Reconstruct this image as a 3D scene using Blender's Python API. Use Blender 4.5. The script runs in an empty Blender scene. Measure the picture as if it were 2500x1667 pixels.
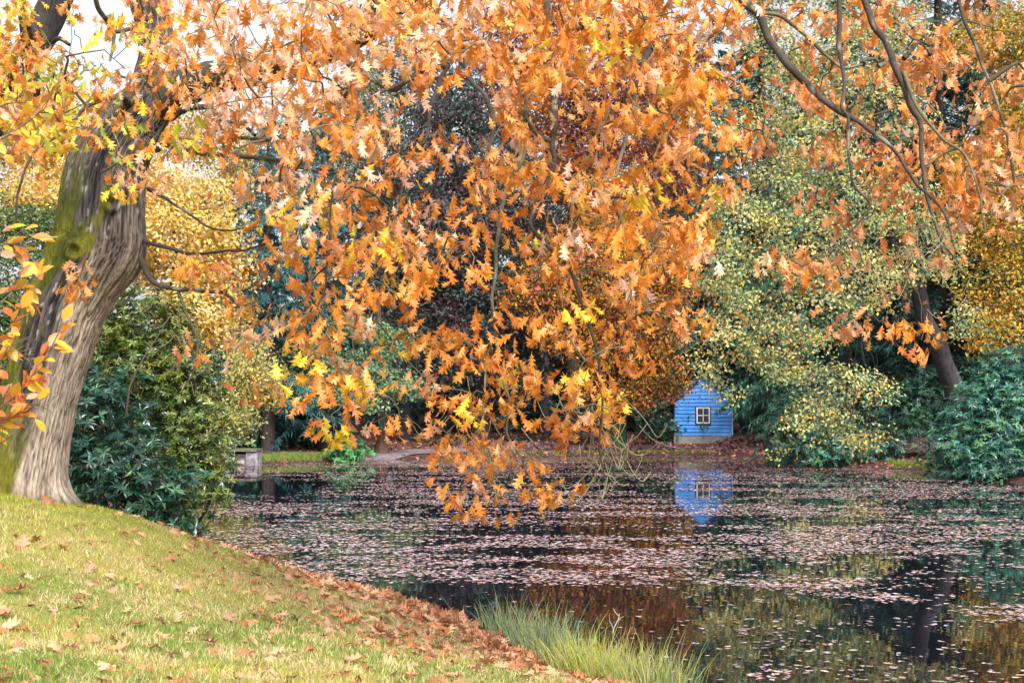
import bpy, math, random
import numpy as np

# ------------------------------------------------------------------ camera, sky, sun, exposure
F, CX, HY, EYE = 3472.0, 1250.0, 985.0, 2.42      # focal length in photo pixels, centre column, horizon row, eye height above the pond
sc = bpy.context.scene
C = sc.collection
cam_data = bpy.data.cameras.new('camera')
cam = bpy.data.objects.new('camera', cam_data)
C.objects.link(cam)
cam.location = (0, 0, EYE)
cam.rotation_euler = (math.radians(90), 0, 0)
cam_data.sensor_width = 36.0
cam_data.lens = 36.0 * F / 2500.0
cam_data.shift_y = (HY - 833.5) / 2500.0
cam_data.clip_start = 0.1
cam_data.clip_end = 2000
cam_data.dof.use_dof = True
cam_data.dof.focus_distance = 13.0
cam_data.dof.aperture_fstop = 9.0
sc.camera = cam

SUN_EL, SUN_AZ = math.radians(46), math.radians(158)   # azimuth from +Y towards +X: behind the camera, to its right
world = bpy.data.worlds.new('World')
sc.world = world
world.use_nodes = True
nt = world.node_tree
bg = nt.nodes['Background']
sky = nt.nodes.new('ShaderNodeTexSky')
sky.sky_type = 'NISHITA'
sky.sun_disc = False
sky.sun_elevation = SUN_EL
sky.sun_rotation = SUN_AZ
sky.dust_density = 4.0
sky.air_density = 1.0
hs = nt.nodes.new('ShaderNodeHueSaturation')           # thin white cloud over the whole sky
hs.inputs['Saturation'].default_value = 0.30
hs.inputs['Value'].default_value = 1.0
nt.links.new(sky.outputs[0], hs.inputs['Color'])
nt.links.new(hs.outputs[0], bg.inputs['Color'])
bg.inputs['Strength'].default_value = 0.15

sun_data = bpy.data.lights.new('sun', 'SUN')
sun_data.energy = 2.3
sun_data.angle = math.radians(11)
sun_data.color = (1.0, 0.95, 0.88)
sun = bpy.data.objects.new('sun', sun_data)
C.objects.link(sun)
sun.rotation_euler = (math.radians(90) - SUN_EL, 0, math.radians(180) - SUN_AZ)

sc.view_settings.view_transform = 'Standard'
sc.view_settings.look = 'None'
sc.view_settings.exposure = 0.95
sc.view_settings.gamma = 1.0
sc.view_settings.use_curve_mapping = False
sc.cycles.max_bounces = 6
sc.cycles.diffuse_bounces = 3
sc.cycles.glossy_bounces = 3
sc.cycles.transmission_bounces = 3
sc.cycles.transparent_max_bounces = 4
sc.cycles.caustics_reflective = False
sc.cycles.caustics_refractive = False
sc.cycles.sample_clamp_indirect = 4.0

rng = np.random.default_rng(7)
random.seed(7)

def P(px, py, D):
    """a place D metres in front of the camera, seen at this spot of the photograph"""
    return np.array([(px - CX) / F * D, D, EYE - (py - HY) / F * D])
def M(pxlen, D): return pxlen / F * D

# ------------------------------------------------------------------ helpers
def tag(o, label=None, cat=None, group=None, kind=None):
    if label: o['label'] = label
    if cat: o['category'] = cat
    if group: o['group'] = group
    if kind: o['kind'] = kind
    return o
def empty(name, loc=(0, 0, 0), rz=0.0):
    o = bpy.data.objects.new(name, None)
    C.objects.link(o)
    o.location = loc
    o.rotation_euler = (0, 0, rz)
    o.empty_display_size = 0.2
    return o
def link(name, me, parent=None):
    o = bpy.data.objects.new(name, me)
    C.objects.link(o)
    if parent is not None:
        o.parent = parent
        o.matrix_parent_inverse = parent.matrix_basis.inverted() if False else o.matrix_parent_inverse
    return o
def mesh(name, v, f, mat=None, col=None, smooth=False):
    """v (N,3); f (M,3) or (M,4) or a list of those; col (N,3) stored as the piece's own colour"""
    me = bpy.data.meshes.new(name)
    v = np.asarray(v, dtype=np.float32)
    fs = f if isinstance(f, list) else [f]
    fs = [np.asarray(a, dtype=np.int32) for a in fs if len(a)]
    me.vertices.add(len(v))
    me.vertices.foreach_set('co', v.ravel())
    nl = sum(a.size for a in fs)
    nf = sum(len(a) for a in fs)
    me.loops.add(nl)
    me.loops.foreach_set('vertex_index', np.concatenate([a.ravel() for a in fs]))
    me.polygons.add(nf)
    sizes = np.concatenate([np.full(len(a), a.shape[1], dtype=np.int32) for a in fs])
    starts = np.concatenate([[0], np.cumsum(sizes)[:-1]]).astype(np.int32)
    me.polygons.foreach_set('loop_start', starts)
    if smooth: me.polygons.foreach_set('use_smooth', np.ones(nf, dtype=bool))
    else: me.polygons.foreach_set('use_smooth', np.zeros(nf, dtype=bool))
    if col is not None:
        a = me.color_attributes.new('Col', 'FLOAT_COLOR', 'POINT')
        c4 = np.ones((len(v), 4), dtype=np.float32)
        c4[:, :3] = col
        a.data.foreach_set('color', c4.ravel())
    me.update(calc_edges=True)
    if mat: me.materials.append(mat)
    return me
class Bag:
    """collects vertex and face arrays of one mesh"""
    def __init__(s): s.v, s.t, s.q, s.c, s.n = [], [], [], [], 0
    def add(s, v, f, c=None):
        v = np.asarray(v, float); f = np.asarray(f, int)
        s.v.append(v)
        (s.t if f.shape[1] == 3 else s.q).append(f + s.n)
        if c is None: c = (1, 1, 1)
        c = np.asarray(c, float)
        s.c.append(np.broadcast_to(c, v.shape) if c.ndim == 1 else c)
        s.n += len(v)
    def me(s, name, mat, smooth=False, off=(0, 0, 0)):
        f = []
        if s.t: f.append(np.concatenate(s.t))
        if s.q: f.append(np.concatenate(s.q))
        return mesh(name, np.concatenate(s.v) - np.asarray(off, float), f, mat, np.concatenate(s.c), smooth)
def unit(a):
    return a / np.maximum(np.linalg.norm(a, axis=-1, keepdims=True), 1e-9)
def smoothstep(a, b, x):
    t = np.clip((x - a) / (b - a), 0, 1)
    return t * t * (3 - 2 * t)
def hash3(i, j, k, seed=0):
    n = (i * 374761393 + j * 668265263 + k * 2147483647 + seed * 974634777) & 0xffffffff
    n = ((n ^ (n >> 13)) * 1274126177) & 0xffffffff
    return ((n ^ (n >> 16)) & 0xffff) / 65535.0
def vnoise(p, seed=0):
    """value noise 0..1 at points (N,3)"""
    p = np.asarray(p, float)
    i = np.floor(p).astype(np.int64)
    f = p - i
    f = f * f * (3 - 2 * f)
    r = 0
    for a in (0, 1):
        for b in (0, 1):
            for c in (0, 1):
                w = (f[:, 0] if a else 1 - f[:, 0]) * (f[:, 1] if b else 1 - f[:, 1]) * (f[:, 2] if c else 1 - f[:, 2])
                r = r + w * hash3(i[:, 0] + a, i[:, 1] + b, i[:, 2] + c, seed)
    return r
def fbm(p, seed=0, oct=3):
    r, a, s = 0, 0.5, 0
    p = np.asarray(p, float)
    for o in range(oct):
        r = r + a * vnoise(p * 2 ** o, seed + o)
        s += a
        a *= 0.5
    return r / s
def catmull(pts, n):
    """smooth curve through control rows (any columns), n points per span"""
    p = np.asarray(pts, float)
    p = np.vstack([2 * p[0] - p[1], p, 2 * p[-1] - p[-2]])
    out = []
    for i in range(1, len(p) - 2):
        t = np.linspace(0, 1, n, endpoint=False)[:, None]
        a, b, c, d = p[i - 1], p[i], p[i + 1], p[i + 2]
        out.append(0.5 * ((2 * b) + (c - a) * t + (2 * a - 5 * b + 4 * c - d) * t ** 2 + (3 * b - a - 3 * c + d) * t ** 3))
    out.append(p[-2][None])
    return np.vstack(out)
def tube(path, rad, sides=6, cap=True):
    path = np.asarray(path, float); rad = np.asarray(rad, float)
    n = len(path)
    tan = unit(np.gradient(path, axis=0))
    ref = np.array([0, 1, 0.01]) if abs(tan[0][1]) < 0.9 else np.array([1, 0, 0.01])
    u = np.zeros_like(path)
    cur = ref
    for i in range(n):
        cur = cur - tan[i] * np.dot(cur, tan[i])
        cur = cur / (np.linalg.norm(cur) + 1e-9)
        u[i] = cur
    w = np.cross(tan, u)
    a = np.linspace(0, 2 * math.pi, sides, endpoint=False)
    v = path[:, None] + rad[:, None, None] * (np.cos(a)[None, :, None] * u[:, None] + np.sin(a)[None, :, None] * w[:, None])
    v = v.reshape(-1, 3)
    i = np.arange(n - 1)[:, None] * sides
    j = np.arange(sides)[None]
    k = (j + 1) % sides
    f = np.stack([i + j, i + k, i + sides + k, i + sides + j], -1).reshape(-1, 4)
    return v, f
def box(sx, sy, sz, c=(0, 0, 0)):
    x, y, z = sx / 2, sy / 2, sz / 2
    v = np.array([[-x, -y, -z], [x, -y, -z], [x, y, -z], [-x, y, -z], [-x, -y, z], [x, -y, z], [x, y, z], [-x, y, z]]) + np.asarray(c, float)
    f = np.array([[0, 3, 2, 1], [4, 5, 6, 7], [0, 1, 5, 4], [1, 2, 6, 5], [2, 3, 7, 6], [3, 0, 4, 7]])
    return v, f
def scatter(tv, tf, pos, ax, nr, size, col, width=None):
    """copies of a leaf template (x across, y along, z up) at pos, axis ax, normal nr; returns v, f, c"""
    ax = unit(ax)
    xx = unit(np.cross(ax, nr))
    nn = np.cross(xx, ax)
    s = np.asarray(size, float)
    if s.ndim == 0: s = np.full(len(pos), float(s))
    wd = s if width is None else s * width
    tv = np.asarray(tv, float)
    v = pos[:, None] + tv[None, :, 0:1] * (xx * wd[:, None])[:, None] + tv[None, :, 1:2] * (ax * s[:, None])[:, None] + tv[None, :, 2:3] * (nn * s[:, None])[:, None]
    f = (np.asarray(tf)[None] + (np.arange(len(pos)) * len(tv))[:, None, None]).reshape(-1, np.asarray(tf).shape[1])
    c = np.repeat(col, len(tv), axis=0)
    return v.reshape(-1, 3), f, c
def rdir(n):
    return unit(rng.normal(size=(n, 3)))
def pick(pal, n, jit=0.12):
    pal = np.asarray(pal, float)
    i = rng.integers(0, len(pal), n)
    b = 1 + rng.normal(0, jit, (n, 1))
    return np.clip(pal[i] * b * (1 + rng.normal(0, jit * 0.3, (n, 3))), 0.004, 0.95)

# ------------------------------------------------------------------ materials
def newmat(name):
    m = bpy.data.materials.new(name)
    m.use_nodes = True
    return m, m.node_tree, m.node_tree.nodes['Principled BSDF']
def leafmat(name, rough=0.45, spec=0.5, trans=0.3, tboost=1.25, sheen=0.0):
    m, t, b = newmat(name)
    at = t.nodes.new('ShaderNodeAttribute'); at.attribute_name = 'Col'
    t.links.new(at.outputs['Color'], b.inputs['Base Color'])
    b.inputs['Roughness'].default_value = rough
    b.inputs['Specular IOR Level'].default_value = spec
    if trans > 0:
        tr = t.nodes.new('ShaderNodeBsdfTranslucent')
        g = t.nodes.new('ShaderNodeGamma'); g.inputs[1].default_value = 1 / tboost
        t.links.new(at.outputs['Color'], g.inputs[0])
        t.links.new(g.outputs[0], tr.inputs['Color'])
        mx = t.nodes.new('ShaderNodeMixShader'); mx.inputs[0].default_value = trans
        t.links.new(b.outputs[0], mx.inputs[1]); t.links.new(tr.outputs[0], mx.inputs[2])
        t.links.new(mx.outputs[0], t.nodes['Material Output'].inputs[0])
    return m
def attrmat(name, rough=0.9, bump=0.0, scale=30.0, stretch=(1, 1, 1), spec=0.3, vary=0.25):
    """own colour from the Col attribute, mottled by noise, with a fine relief"""
    m, t, b = newmat(name)
    at = t.nodes.new('ShaderNodeAttribute'); at.attribute_name = 'Col'
    tc = t.nodes.new('ShaderNodeTexCoord')
    mp = t.nodes.new('ShaderNodeMapping'); mp.inputs['Scale'].default_value = stretch
    t.links.new(tc.outputs['Object'], mp.inputs[0])
    nz = t.nodes.new('ShaderNodeTexNoise'); nz.inputs['Scale'].default_value = scale; nz.inputs['Detail'].default_value = 6
    t.links.new(mp.outputs[0], nz.inputs['Vector'])
    mr = t.nodes.new('ShaderNodeMapRange')
    mr.inputs['From Min'].default_value = 0.3; mr.inputs['From Max'].default_value = 0.7
    mr.inputs['To Min'].default_value = 1 - vary; mr.inputs['To Max'].default_value = 1 + vary
    t.links.new(nz.outputs['Fac'], mr.inputs['Value'])
    mul = t.nodes.new('ShaderNodeVectorMath'); mul.operation = 'MULTIPLY'
    t.links.new(at.outputs['Color'], mul.inputs[0]); t.links.new(mr.outputs[0], mul.inputs[1])
    t.links.new(mul.outputs[0], b.inputs['Base Color'])
    b.inputs['Roughness'].default_value = rough
    b.inputs['Specular IOR Level'].default_value = spec
    if bump:
        bp = t.nodes.new('ShaderNodeBump'); bp.inputs['Strength'].default_value = bump; bp.inputs['Distance'].default_value = 0.02
        t.links.new(nz.outputs['Fac'], bp.inputs['Height']); t.links.new(bp.outputs[0], b.inputs['Normal'])
    return m
MAT_OAK = leafmat('oak_leaf', 0.42, 0.5, 0.28)
MAT_FAR = leafmat('far_leaf', 0.5, 0.4, 0.28)
MAT_GLOSSY = leafmat('evergreen_leaf', 0.32, 0.6, 0.12)
MAT_NEEDLE = leafmat('needles', 0.55, 0.4, 0.1)
MAT_DRY = leafmat('dry_leaf', 0.6, 0.4, 0.12)
MAT_FLOAT = leafmat('wet_leaf', 0.34, 0.7, 0.0)
MAT_GRASS = leafmat('grass_blade', 0.5, 0.35, 0.3)
MAT_BARK = attrmat('oak_bark', 0.92, 0.9, 42.0, (1, 1, 0.22), 0.25, 0.35)
MAT_TWIG = attrmat('twig_bark', 0.85, 0.4, 60.0, (1, 1, 1), 0.3, 0.25)
MAT_TRUNK = attrmat('far_bark', 0.95, 0.8, 14.0, (1, 1, 0.15), 0.2, 0.4)
MAT_SOIL = attrmat('soil', 1.0, 0.5, 6.0, (1, 1, 1), 0.1, 0.3)
MAT_LAWN = attrmat('turf', 1.0, 0.6, 25.0, (1, 1, 1), 0.1, 0.3)
MAT_STONE = attrmat('rough_stone', 0.95, 1.0, 9.0, (1, 1, 1), 0.2, 0.55)
MAT_CONCRETE = attrmat('concrete', 0.9, 0.4, 12.0, (1, 1, 1), 0.2, 0.25)

# ------------------------------------------------------------------ leaf templates
def oak_template(curl=0.0, fold=0.25, seed=0):
    r = np.random.default_rng(seed)
    ys = [0.0, 0.14, 0.34, 0.56, 0.76, 0.86]        # sinus rows
    ws = [0.012, 0.07, 0.085, 0.10, 0.075, 0.045]
    lob = [(0.24, 0.30, 0.10), (0.37, 0.53, 0.13), (0.40, 0.80, 0.13), (0.20, 0.93, 0.07)]   # tip x, tip y, shoulder spread
    v, f = [], []
    for y in ys: v.append((0, y, 0))
    for sgn in (1, -1):
        b = len(v)
        for y, w in zip(ys, ws): v.append((sgn * w, y, 0))
        for i in range(5):
            a = (i, b + i, b + i + 1, i + 1) if sgn == 1 else (i, i + 1, b + i + 1, b + i)
            f += [(a[0], a[1], a[2]), (a[0], a[2], a[3])]
        for i, (tx, ty, sp) in enumerate(lob):
            s0, s1 = b + 1 + i, b + 2 + i
            jx, jy = 1 + r.normal(0, 0.12), r.normal(0, 0.02)
            tx2, ty2 = sgn * tx * jx, ty + jy
            k = len(v)
            v += [(sgn * (abs(tx2) * 0.74), ty2 - sp * 0.62, 0), (tx2, ty2, 0), (sgn * abs(tx2) * 0.58, ty2 + sp * 0.10, 0)]
            tr = [(s0, k, k + 1), (s0, k + 1, k + 2), (s0, k + 2, s1)]
            if sgn == -1: tr = [(p, r_, q) for p, q, r_ in tr]
            f += tr
    k = len(v)
    v += [(0.03, 0.93, 0), (0, 1.02, 0), (-0.03, 0.93, 0)]
    e1, e2 = 6 + 5, 6 + 6 + 12 + 5
    f += [(5, 6 + 5, k), (5, k, k + 1), (5, k + 1, k + 2), (5, k + 2, 6 + 6 + 12 + 5)]
    v = np.array(v, float)
    x, y = v[:, 0].copy(), v[:, 1].copy()
    v[:, 2] = -np.abs(x) * fold - curl * y ** 2 + 0.06 * np.sin(7 * x + 5 * y + seed)
    k = len(v)                                       # stalk
    v = np.vstack([v, [[-0.009, -0.22, 0.03], [0.009, -0.22, 0.03], [0.009, 0.02, 0], [-0.009, 0.02, 0]]])
    f += [(k, k + 1, k + 2), (k, k + 2, k + 3)]
    return v, np.array(f)
OAKS = [(t[0] * np.array([w, 1, 1]), t[1]) for t, w in ((oak_template(c, fo, s), w) for c, fo, s, w in ((0.15, 0.3, 1, 0.92), (0.4, 0.5, 2, 0.85), (-0.15, 0.2, 3, 0.98), (0.3, -0.35, 4, 0.88), (0.5, 0.2, 5, 0.92), (0.1, 0.8, 6, 0.8), (-0.25, -0.4, 7, 0.88), (0.6, 0.4, 8, 0.9)))]
FLOATS = [(t[0] * np.array([1, 1, 0.3]), t[1]) for t in (oak_template(c, fo, s) for c, fo, s in ((-0.10, -0.16, 11), (0.05, -0.3, 12), (-0.2, 0.1, 13), (0.0, -0.1, 14)))]
DIAMOND = (np.array([[0, 0, 0], [0.3, 0.5, 0.07], [0, 1, -0.05], [-0.3, 0.5, 0.07]]), np.array([[0, 1, 2], [0, 2, 3]]))
OVAL = (np.array([[0, 0, 0], [0.2, 0.25, 0.05], [0.27, 0.5, 0.06], [0.17, 0.8, 0.02], [0, 1.0, -0.06], [-0.17, 0.8, 0.02], [-0.27, 0.5, 0.06], [-0.2, 0.25, 0.05], [0, 0.5, 0.0]]),
        np.array([[0, 1, 8], [1, 2, 8], [2, 3, 8], [3, 4, 8], [4, 5, 8], [5, 6, 8], [6, 7, 8], [7, 0, 8]]))
RHODO = (np.array([[0, -0.05, 0], [0.11, 0.3, 0.02], [0.15, 0.6, 0.0], [0, 1.0, -0.14], [-0.15, 0.6, 0.0], [-0.11, 0.3, 0.02], [0, 0.45, -0.03]]),
         np.array([[0, 1, 6], [1, 2, 6], [2, 3, 6], [3, 4, 6], [4, 5, 6], [5, 0, 6]]))
NEEDLE = (np.array([[0, 0, 0], [0.10, 0.45, 0], [0, 1, -0.08], [-0.10, 0.45, 0]]), np.array([[0, 1, 2], [0, 2, 3]]))

# ------------------------------------------------------------------ the lie of the land
POND = np.array([(-5.35, 24.2), (-3.2, 20.2), (-1.55, 17.1), (-0.35, 14.9), (0.35, 12.4), (1.6, 11.0), (4.2, 9.0), (8, 6.5), (14, 5.0), (22, 8), (27, 18), (25, 30), (18, 38),
                 (15.6, 42.5), (14.6, 46.5), (14.8, 51.5), (12.8, 53.2), (11.6, 58.5), (10.8, 63.5), (8.6, 66.2), (3, 65.0), (-2, 63.4), (-6, 61.5), (-7.8, 58.6),
                 (-10.6, 56.2), (-12.6, 55), (-13.2, 48), (-10.2, 38), (-7.2, 29.5)], float)
def pond_dist(x, y):
    """metres outside (+) or inside (-) the pond's outline"""
    p = np.stack([x, y], -1)
    best = np.full(len(p), 1e9)
    inside = np.zeros(len(p), bool)
    n = len(POND)
    for i in range(n):
        a, b = POND[i], POND[(i + 1) % n]
        ab = b - a
        t = np.clip(((p - a) @ ab) / (ab @ ab), 0, 1)
        best = np.minimum(best, np.linalg.norm(p - (a + t[:, None] * ab), axis=1))
        cond = (a[1] > p[:, 1]) != (b[1] > p[:, 1])
        xs = a[0] + (p[:, 1] - a[1]) / (b[1] - a[1] + 1e-12) * (b[0] - a[0])
        inside ^= cond & (p[:, 0] < xs)
    return np.where(inside, -best, best)
def height(x, y):
    x = np.asarray(x, float).ravel(); y = np.asarray(y, float).ravel()
    d = pond_dist(x, y)
    near = 1 - smoothstep(26, 36, y)
    amp = 0.92 + 0.98 * np.exp(-((x + 5.4) / 3.2) ** 2 - ((y - 15.0) / 4.2) ** 2) + 0.012 * np.maximum(-x - 6, 0)
    zl = amp * (1 - np.exp(-np.maximum(d, 0) / 3.0)) + 0.05 * smoothstep(0, 0.15, d)
    zf = 0.14 * smoothstep(0, 0.25, d) + 0.42 * (1 - np.exp(-np.maximum(d, 0) / 3.0)) + 0.035 * np.maximum(d - 6, 0)
    zf = np.minimum(zf, 6 + 0.004 * d)
    z = near * zl + (1 - near) * zf
    n = fbm(np.stack([x * 0.8, y * 0.8, x * 0], -1), 3) - 0.5
    z = z + n * 0.10 * smoothstep(0.2, 2, d) + 0.04 * (fbm(np.stack([x * 3, y * 3, x * 0], -1), 5) - 0.5) * smoothstep(0.1, 1, d)
    return np.where(d < 0, np.maximum(-0.9, d * 0.4) - 0.01, z)
def hz(x, y): return float(height([x], [y])[0])

def grid_sheet(xs, ys):
    X, Y = np.meshgrid(xs, ys)
    z = height(X, Y)
    v = np.stack([X.ravel(), Y.ravel(), z], -1)
    nx, ny = len(xs), len(ys)
    i = np.arange(ny - 1)[:, None] * nx + np.arange(nx - 1)[None]
    f = np.stack([i, i + 1, i + nx + 1, i + nx], -1).reshape(-1, 4)
    return v, f
def soil_colour(v):
    x, y = v[:, 0], v[:, 1]
    n = fbm(np.stack([x * 0.6, y * 0.6, x * 0], -1), 21)[:, None]
    c = np.array([0.05, 0.028, 0.028]) * (1 - n) + np.array([0.12, 0.06, 0.05]) * n
    d = pond_dist(x, y)
    near = (1 - smoothstep(27, 31, y))[:, None]
    n2 = fbm(np.stack([x * 1.7, y * 1.7, x * 0], -1), 31)[:, None]
    lawn = np.array([0.15, 0.17, 0.035]) * (1 - n2) + np.array([0.32, 0.26, 0.10]) * n2
    c = c * (1 - near) + lawn * near
    bed = (d < 0)[:, None]
    return np.where(bed, np.array([0.03, 0.028, 0.02]), c)
# one sheet for all the ground: fine near the lawn and shores, running out to the horizon
xs = np.unique(np.concatenate([np.linspace(-900, -40, 12), np.arange(-40, -14, 1.0), np.arange(-14, 3, 0.16), np.arange(3, 40, 0.9), np.linspace(40, 900, 12)]))
ys = np.unique(np.concatenate([np.linspace(-600, -20, 8), np.arange(-20, 5, 1.2), np.arange(5, 27, 0.16), np.arange(27, 52, 1.0), np.arange(52, 74, 0.4), np.arange(74, 110, 3), np.linspace(110, 1200, 12)]))
v, f = grid_sheet(xs, ys)
tag(link('ground', mesh('ground', v, f, MAT_LAWN, soil_colour(v), True)), 'grassy bank and leaf strewn ground around the pond', 'ground', kind='structure')

# pond water
def water_material():
    m, t, b = newmat('pond_water')
    b.inputs['Base Color'].default_value = (0.006, 0.008, 0.012, 1)
    b.inputs['Roughness'].default_value = 0.012
    b.inputs['IOR'].default_value = 1.33
    b.inputs['Specular IOR Level'].default_value = 0.75
    tc = t.nodes.new('ShaderNodeTexCoord')
    mp = t.nodes.new('ShaderNodeMapping'); mp.inputs['Scale'].default_value = (1.0, 0.6, 1)
    t.links.new(tc.outputs['Object'], mp.inputs[0])
    nz = t.nodes.new('ShaderNodeTexNoise'); nz.inputs['Scale'].default_value = 5.0; nz.inputs['Detail'].default_value = 3
    t.links.new(mp.outputs[0], nz.inputs['Vector'])
    bp = t.nodes.new('ShaderNodeBump'); bp.inputs['Strength'].default_value = 0.035; bp.inputs['Distance'].default_value = 0.02
    t.links.new(nz.outputs['Fac'], bp.inputs['Height']); t.links.new(bp.outputs[0], b.inputs['Normal'])
    return m
wx = np.linspace(-15, 29, 12); wy = np.linspace(3, 68, 16)
X, Y = np.meshgrid(wx, wy)
v = np.stack([X.ravel(), Y.ravel(), np.zeros(X.size)], -1)
i = np.arange(len(wy) - 1)[:, None] * len(wx) + np.arange(len(wx) - 1)[None]
tag(link('pond_water', mesh('pond_water', v, np.stack([i, i + 1, i + len(wx) + 1, i + len(wx)], -1).reshape(-1, 4), water_material(), None, True)),
    'dark still pond water mirroring the trees', 'water', kind='structure')

# gravel path along the far shore
pp = [(-11.5, 60.5), (-9.2, 60.0), (-6.6, 61.6), (-4.2, 63.6), (-1.0, 65.4), (3.0, 67.2), (7.0, 68.3)]
pc = catmull([(a, b, 0) for a, b in pp], 10)
tn = unit(np.gradient(pc, axis=0)); sd = np.stack([-tn[:, 1], tn[:, 0], tn[:, 0] * 0], -1)
rows = np.linspace(-0.75, 0.75, 5)
pv = (pc[:, None] + rows[None, :, None] * sd[:, None]).reshape(-1, 3)
pv[:, 2] = height(pv[:, 0], pv[:, 1]) + 0.035
i = np.arange(len(pc) - 1)[:, None] * 5 + np.arange(4)[None]
pf = np.stack([i, i + 5, i + 6, i + 1], -1).reshape(-1, 4)
nn = fbm(pv * 1.5, 9)[:, None]
tag(link('gravel_path', mesh('gravel_path', pv, pf, MAT_SOIL, np.array([0.17, 0.14, 0.155]) * (0.6 + 0.8 * nn), True)), 'pale grey gravel path along the far shore', 'path', kind='structure')

# ------------------------------------------------------------------ the blue boat shed
def shed():
    D = 70.0
    k = D / F
    base = P(1717.5, 1074.5, D)
    root = empty('blue_shed', base, -math.atan2(base[0], base[1]))
    tag(root, 'small blue weatherboarded shed with steep gable and white window on the far shore', 'shed')
    W, PL, EV, AP, LEN = 139 * k, 10 * k, 96 * k, 154 * k, 4.2     # width, plinth, eaves, gable point, length
    def paint(name, col, rough=0.5, streak=True):
        m, t, b = newmat(name)
        tc = t.nodes.new('ShaderNodeTexCoord')
        mp = t.nodes.new('ShaderNodeMapping'); mp.inputs['Scale'].default_value = (1, 1, 6)
        t.links.new(tc.outputs['Object'], mp.inputs[0])
        nz = t.nodes.new('ShaderNodeTexNoise'); nz.inputs['Scale'].default_value = 5; nz.inputs['Detail'].default_value = 8
        t.links.new(mp.outputs[0], nz.inputs['Vector'])
        rp = t.nodes.new('ShaderNodeValToRGB')
        rp.color_ramp.elements[0].position = 0.3; rp.color_ramp.elements[1].position = 0.75
        rp.color_ramp.elements[0].color = (*[c * 0.62 for c in col], 1)
        rp.color_ramp.elements[1].color = (*[min(0.9, c * 1.12 + 0.03) for c in col], 1)
        t.links.new(nz.outputs['Fac'], rp.inputs[0])
        n2 = t.nodes.new('ShaderNodeTexNoise'); n2.inputs['Scale'].default_value = 1.6; n2.inputs['Detail'].default_value = 5
        t.links.new(tc.outputs['Object'], n2.inputs['Vector'])
        mr = t.nodes.new('ShaderNodeMapRange'); mr.inputs['From Min'].default_value = 0.45; mr.inputs['From Max'].default_value = 0.72
        mr.inputs['To Max'].default_value = 0.45 if streak else 0.0
        t.links.new(n2.outputs['Fac'], mr.inputs['Value'])
        oi = t.nodes.new('ShaderNodeObjectInfo')
        ad = t.nodes.new('ShaderNodeMath'); ad.operation = 'MULTIPLY'
        m2 = t.nodes.new('ShaderNodeMapRange'); m2.inputs['To Min'].default_value = 0.4; m2.inputs['To Max'].default_value = 1.6
        t.links.new(oi.outputs['Random'], m2.inputs['Value'])
        t.links.new(mr.outputs[0], ad.inputs[0]); t.links.new(m2.outputs[0], ad.inputs[1])
        mx = t.nodes.new('ShaderNodeMixRGB'); mx.inputs[2].default_value = (0.14, 0.46, 0.92, 1)
        t.links.new(ad.outputs[0], mx.inputs[0]); t.links.new(rp.outputs[0], mx.inputs[1])
        t.links.new(mx.outputs[0], b.inputs['Base Color'])
        b.inputs['Roughness'].default_value = rough
        return m
    blue = paint('blue_paint', (0.008, 0.24, 0.90), 0.38)
    navy = paint('navy_paint', (0.012, 0.022, 0.06), 0.6, False)
    white = paint('white_paint', (0.84, 0.85, 0.87), 0.5, False)
    m, t, b = newmat('window_glass')
    b.inputs['Base Color'].default_value = (0.02, 0.035, 0.07, 1); b.inputs['Roughness'].default_value = 0.06; b.inputs['Specular IOR Level'].default_value = 0.6
    glass = m
    # plinth
    v, f = box(W + 0.10, LEN + 0.10, PL + 0.4, (0, LEN / 2, PL / 2 - 0.2))
    n = np.ones((8, 3)) * np.array([0.24, 0.23, 0.20])
    link('plinth', mesh('plinth', v, f, MAT_CONCRETE, n), root)
    # inner walls (a solid gabled core behind the boards)
    h = W / 2 - 0.02
    cv = np.array([[-h, 0.03, PL], [h, 0.03, PL], [h, 0.03, EV], [0, 0.03, AP - 0.02], [-h, 0.03, EV]])
    cb = cv + np.array([0, LEN - 0.03, 0])
    vv = np.vstack([cv, cb])
    me = bpy.data.meshes.new('wall_core')
    me.from_pydata([tuple(a) for a in vv], [], [(4, 3, 2, 1, 0)[::-1], (5, 6, 7, 8, 9)[::-1], (0, 1, 6, 5), (1, 2, 7, 6), (2, 3, 8, 7), (3, 4, 9, 8), (4, 0, 5, 9)])
    me.materials.append(navy)
    link('wall', me, root)
    # lapped boards of the front gable
    nb = 16
    bh = (AP - PL) / nb
    wx0, wx1 = M(1697.8 - 1717.5, D), M(1735.6 - 1717.5, D)
    wz0, wz1 = M(1074.5 - 1036.0, D), M(1074.5 - 991.4, D)
    for i in range(nb):
        z0, z1 = PL + i * bh + 0.024, PL + (i + 1) * bh
        def hw(z): return W / 2 if z <= EV else max(0.012, W / 2 * (AP - z) / (AP - EV))
        jit = random.uniform(-0.004, 0.004)
        spans = [(-1, 1)]
        if z1 > wz0 and z0 < wz1: spans = [(-1, 'l'), ('r', 1)]
        for s in spans:
            xa0, xa1 = (-hw(z0), -hw(z1)) if s[0] == -1 else (wx1, wx1)
            xb0, xb1 = (hw(z0), hw(z1)) if s[1] == 1 else (wx0, wx0)
            v = np.array([[xa0, -0.045 + jit, z0], [xb0, -0.045 + jit, z0], [xb1, -0.008 + jit, z1 + 0.003], [xa1, -0.008 + jit, z1 + 0.003],
                          [xa0, 0.026, z0], [xb0, 0.026, z0], [xb1, 0.026, z1], [xa1, 0.026, z1]])
            f = np.array([[0, 1, 2, 3], [0, 4, 5, 1], [3, 2, 6, 7], [0, 3, 7, 4], [1, 5, 6, 2]])
            link('board', mesh('board', v, f, blue), root)
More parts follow.
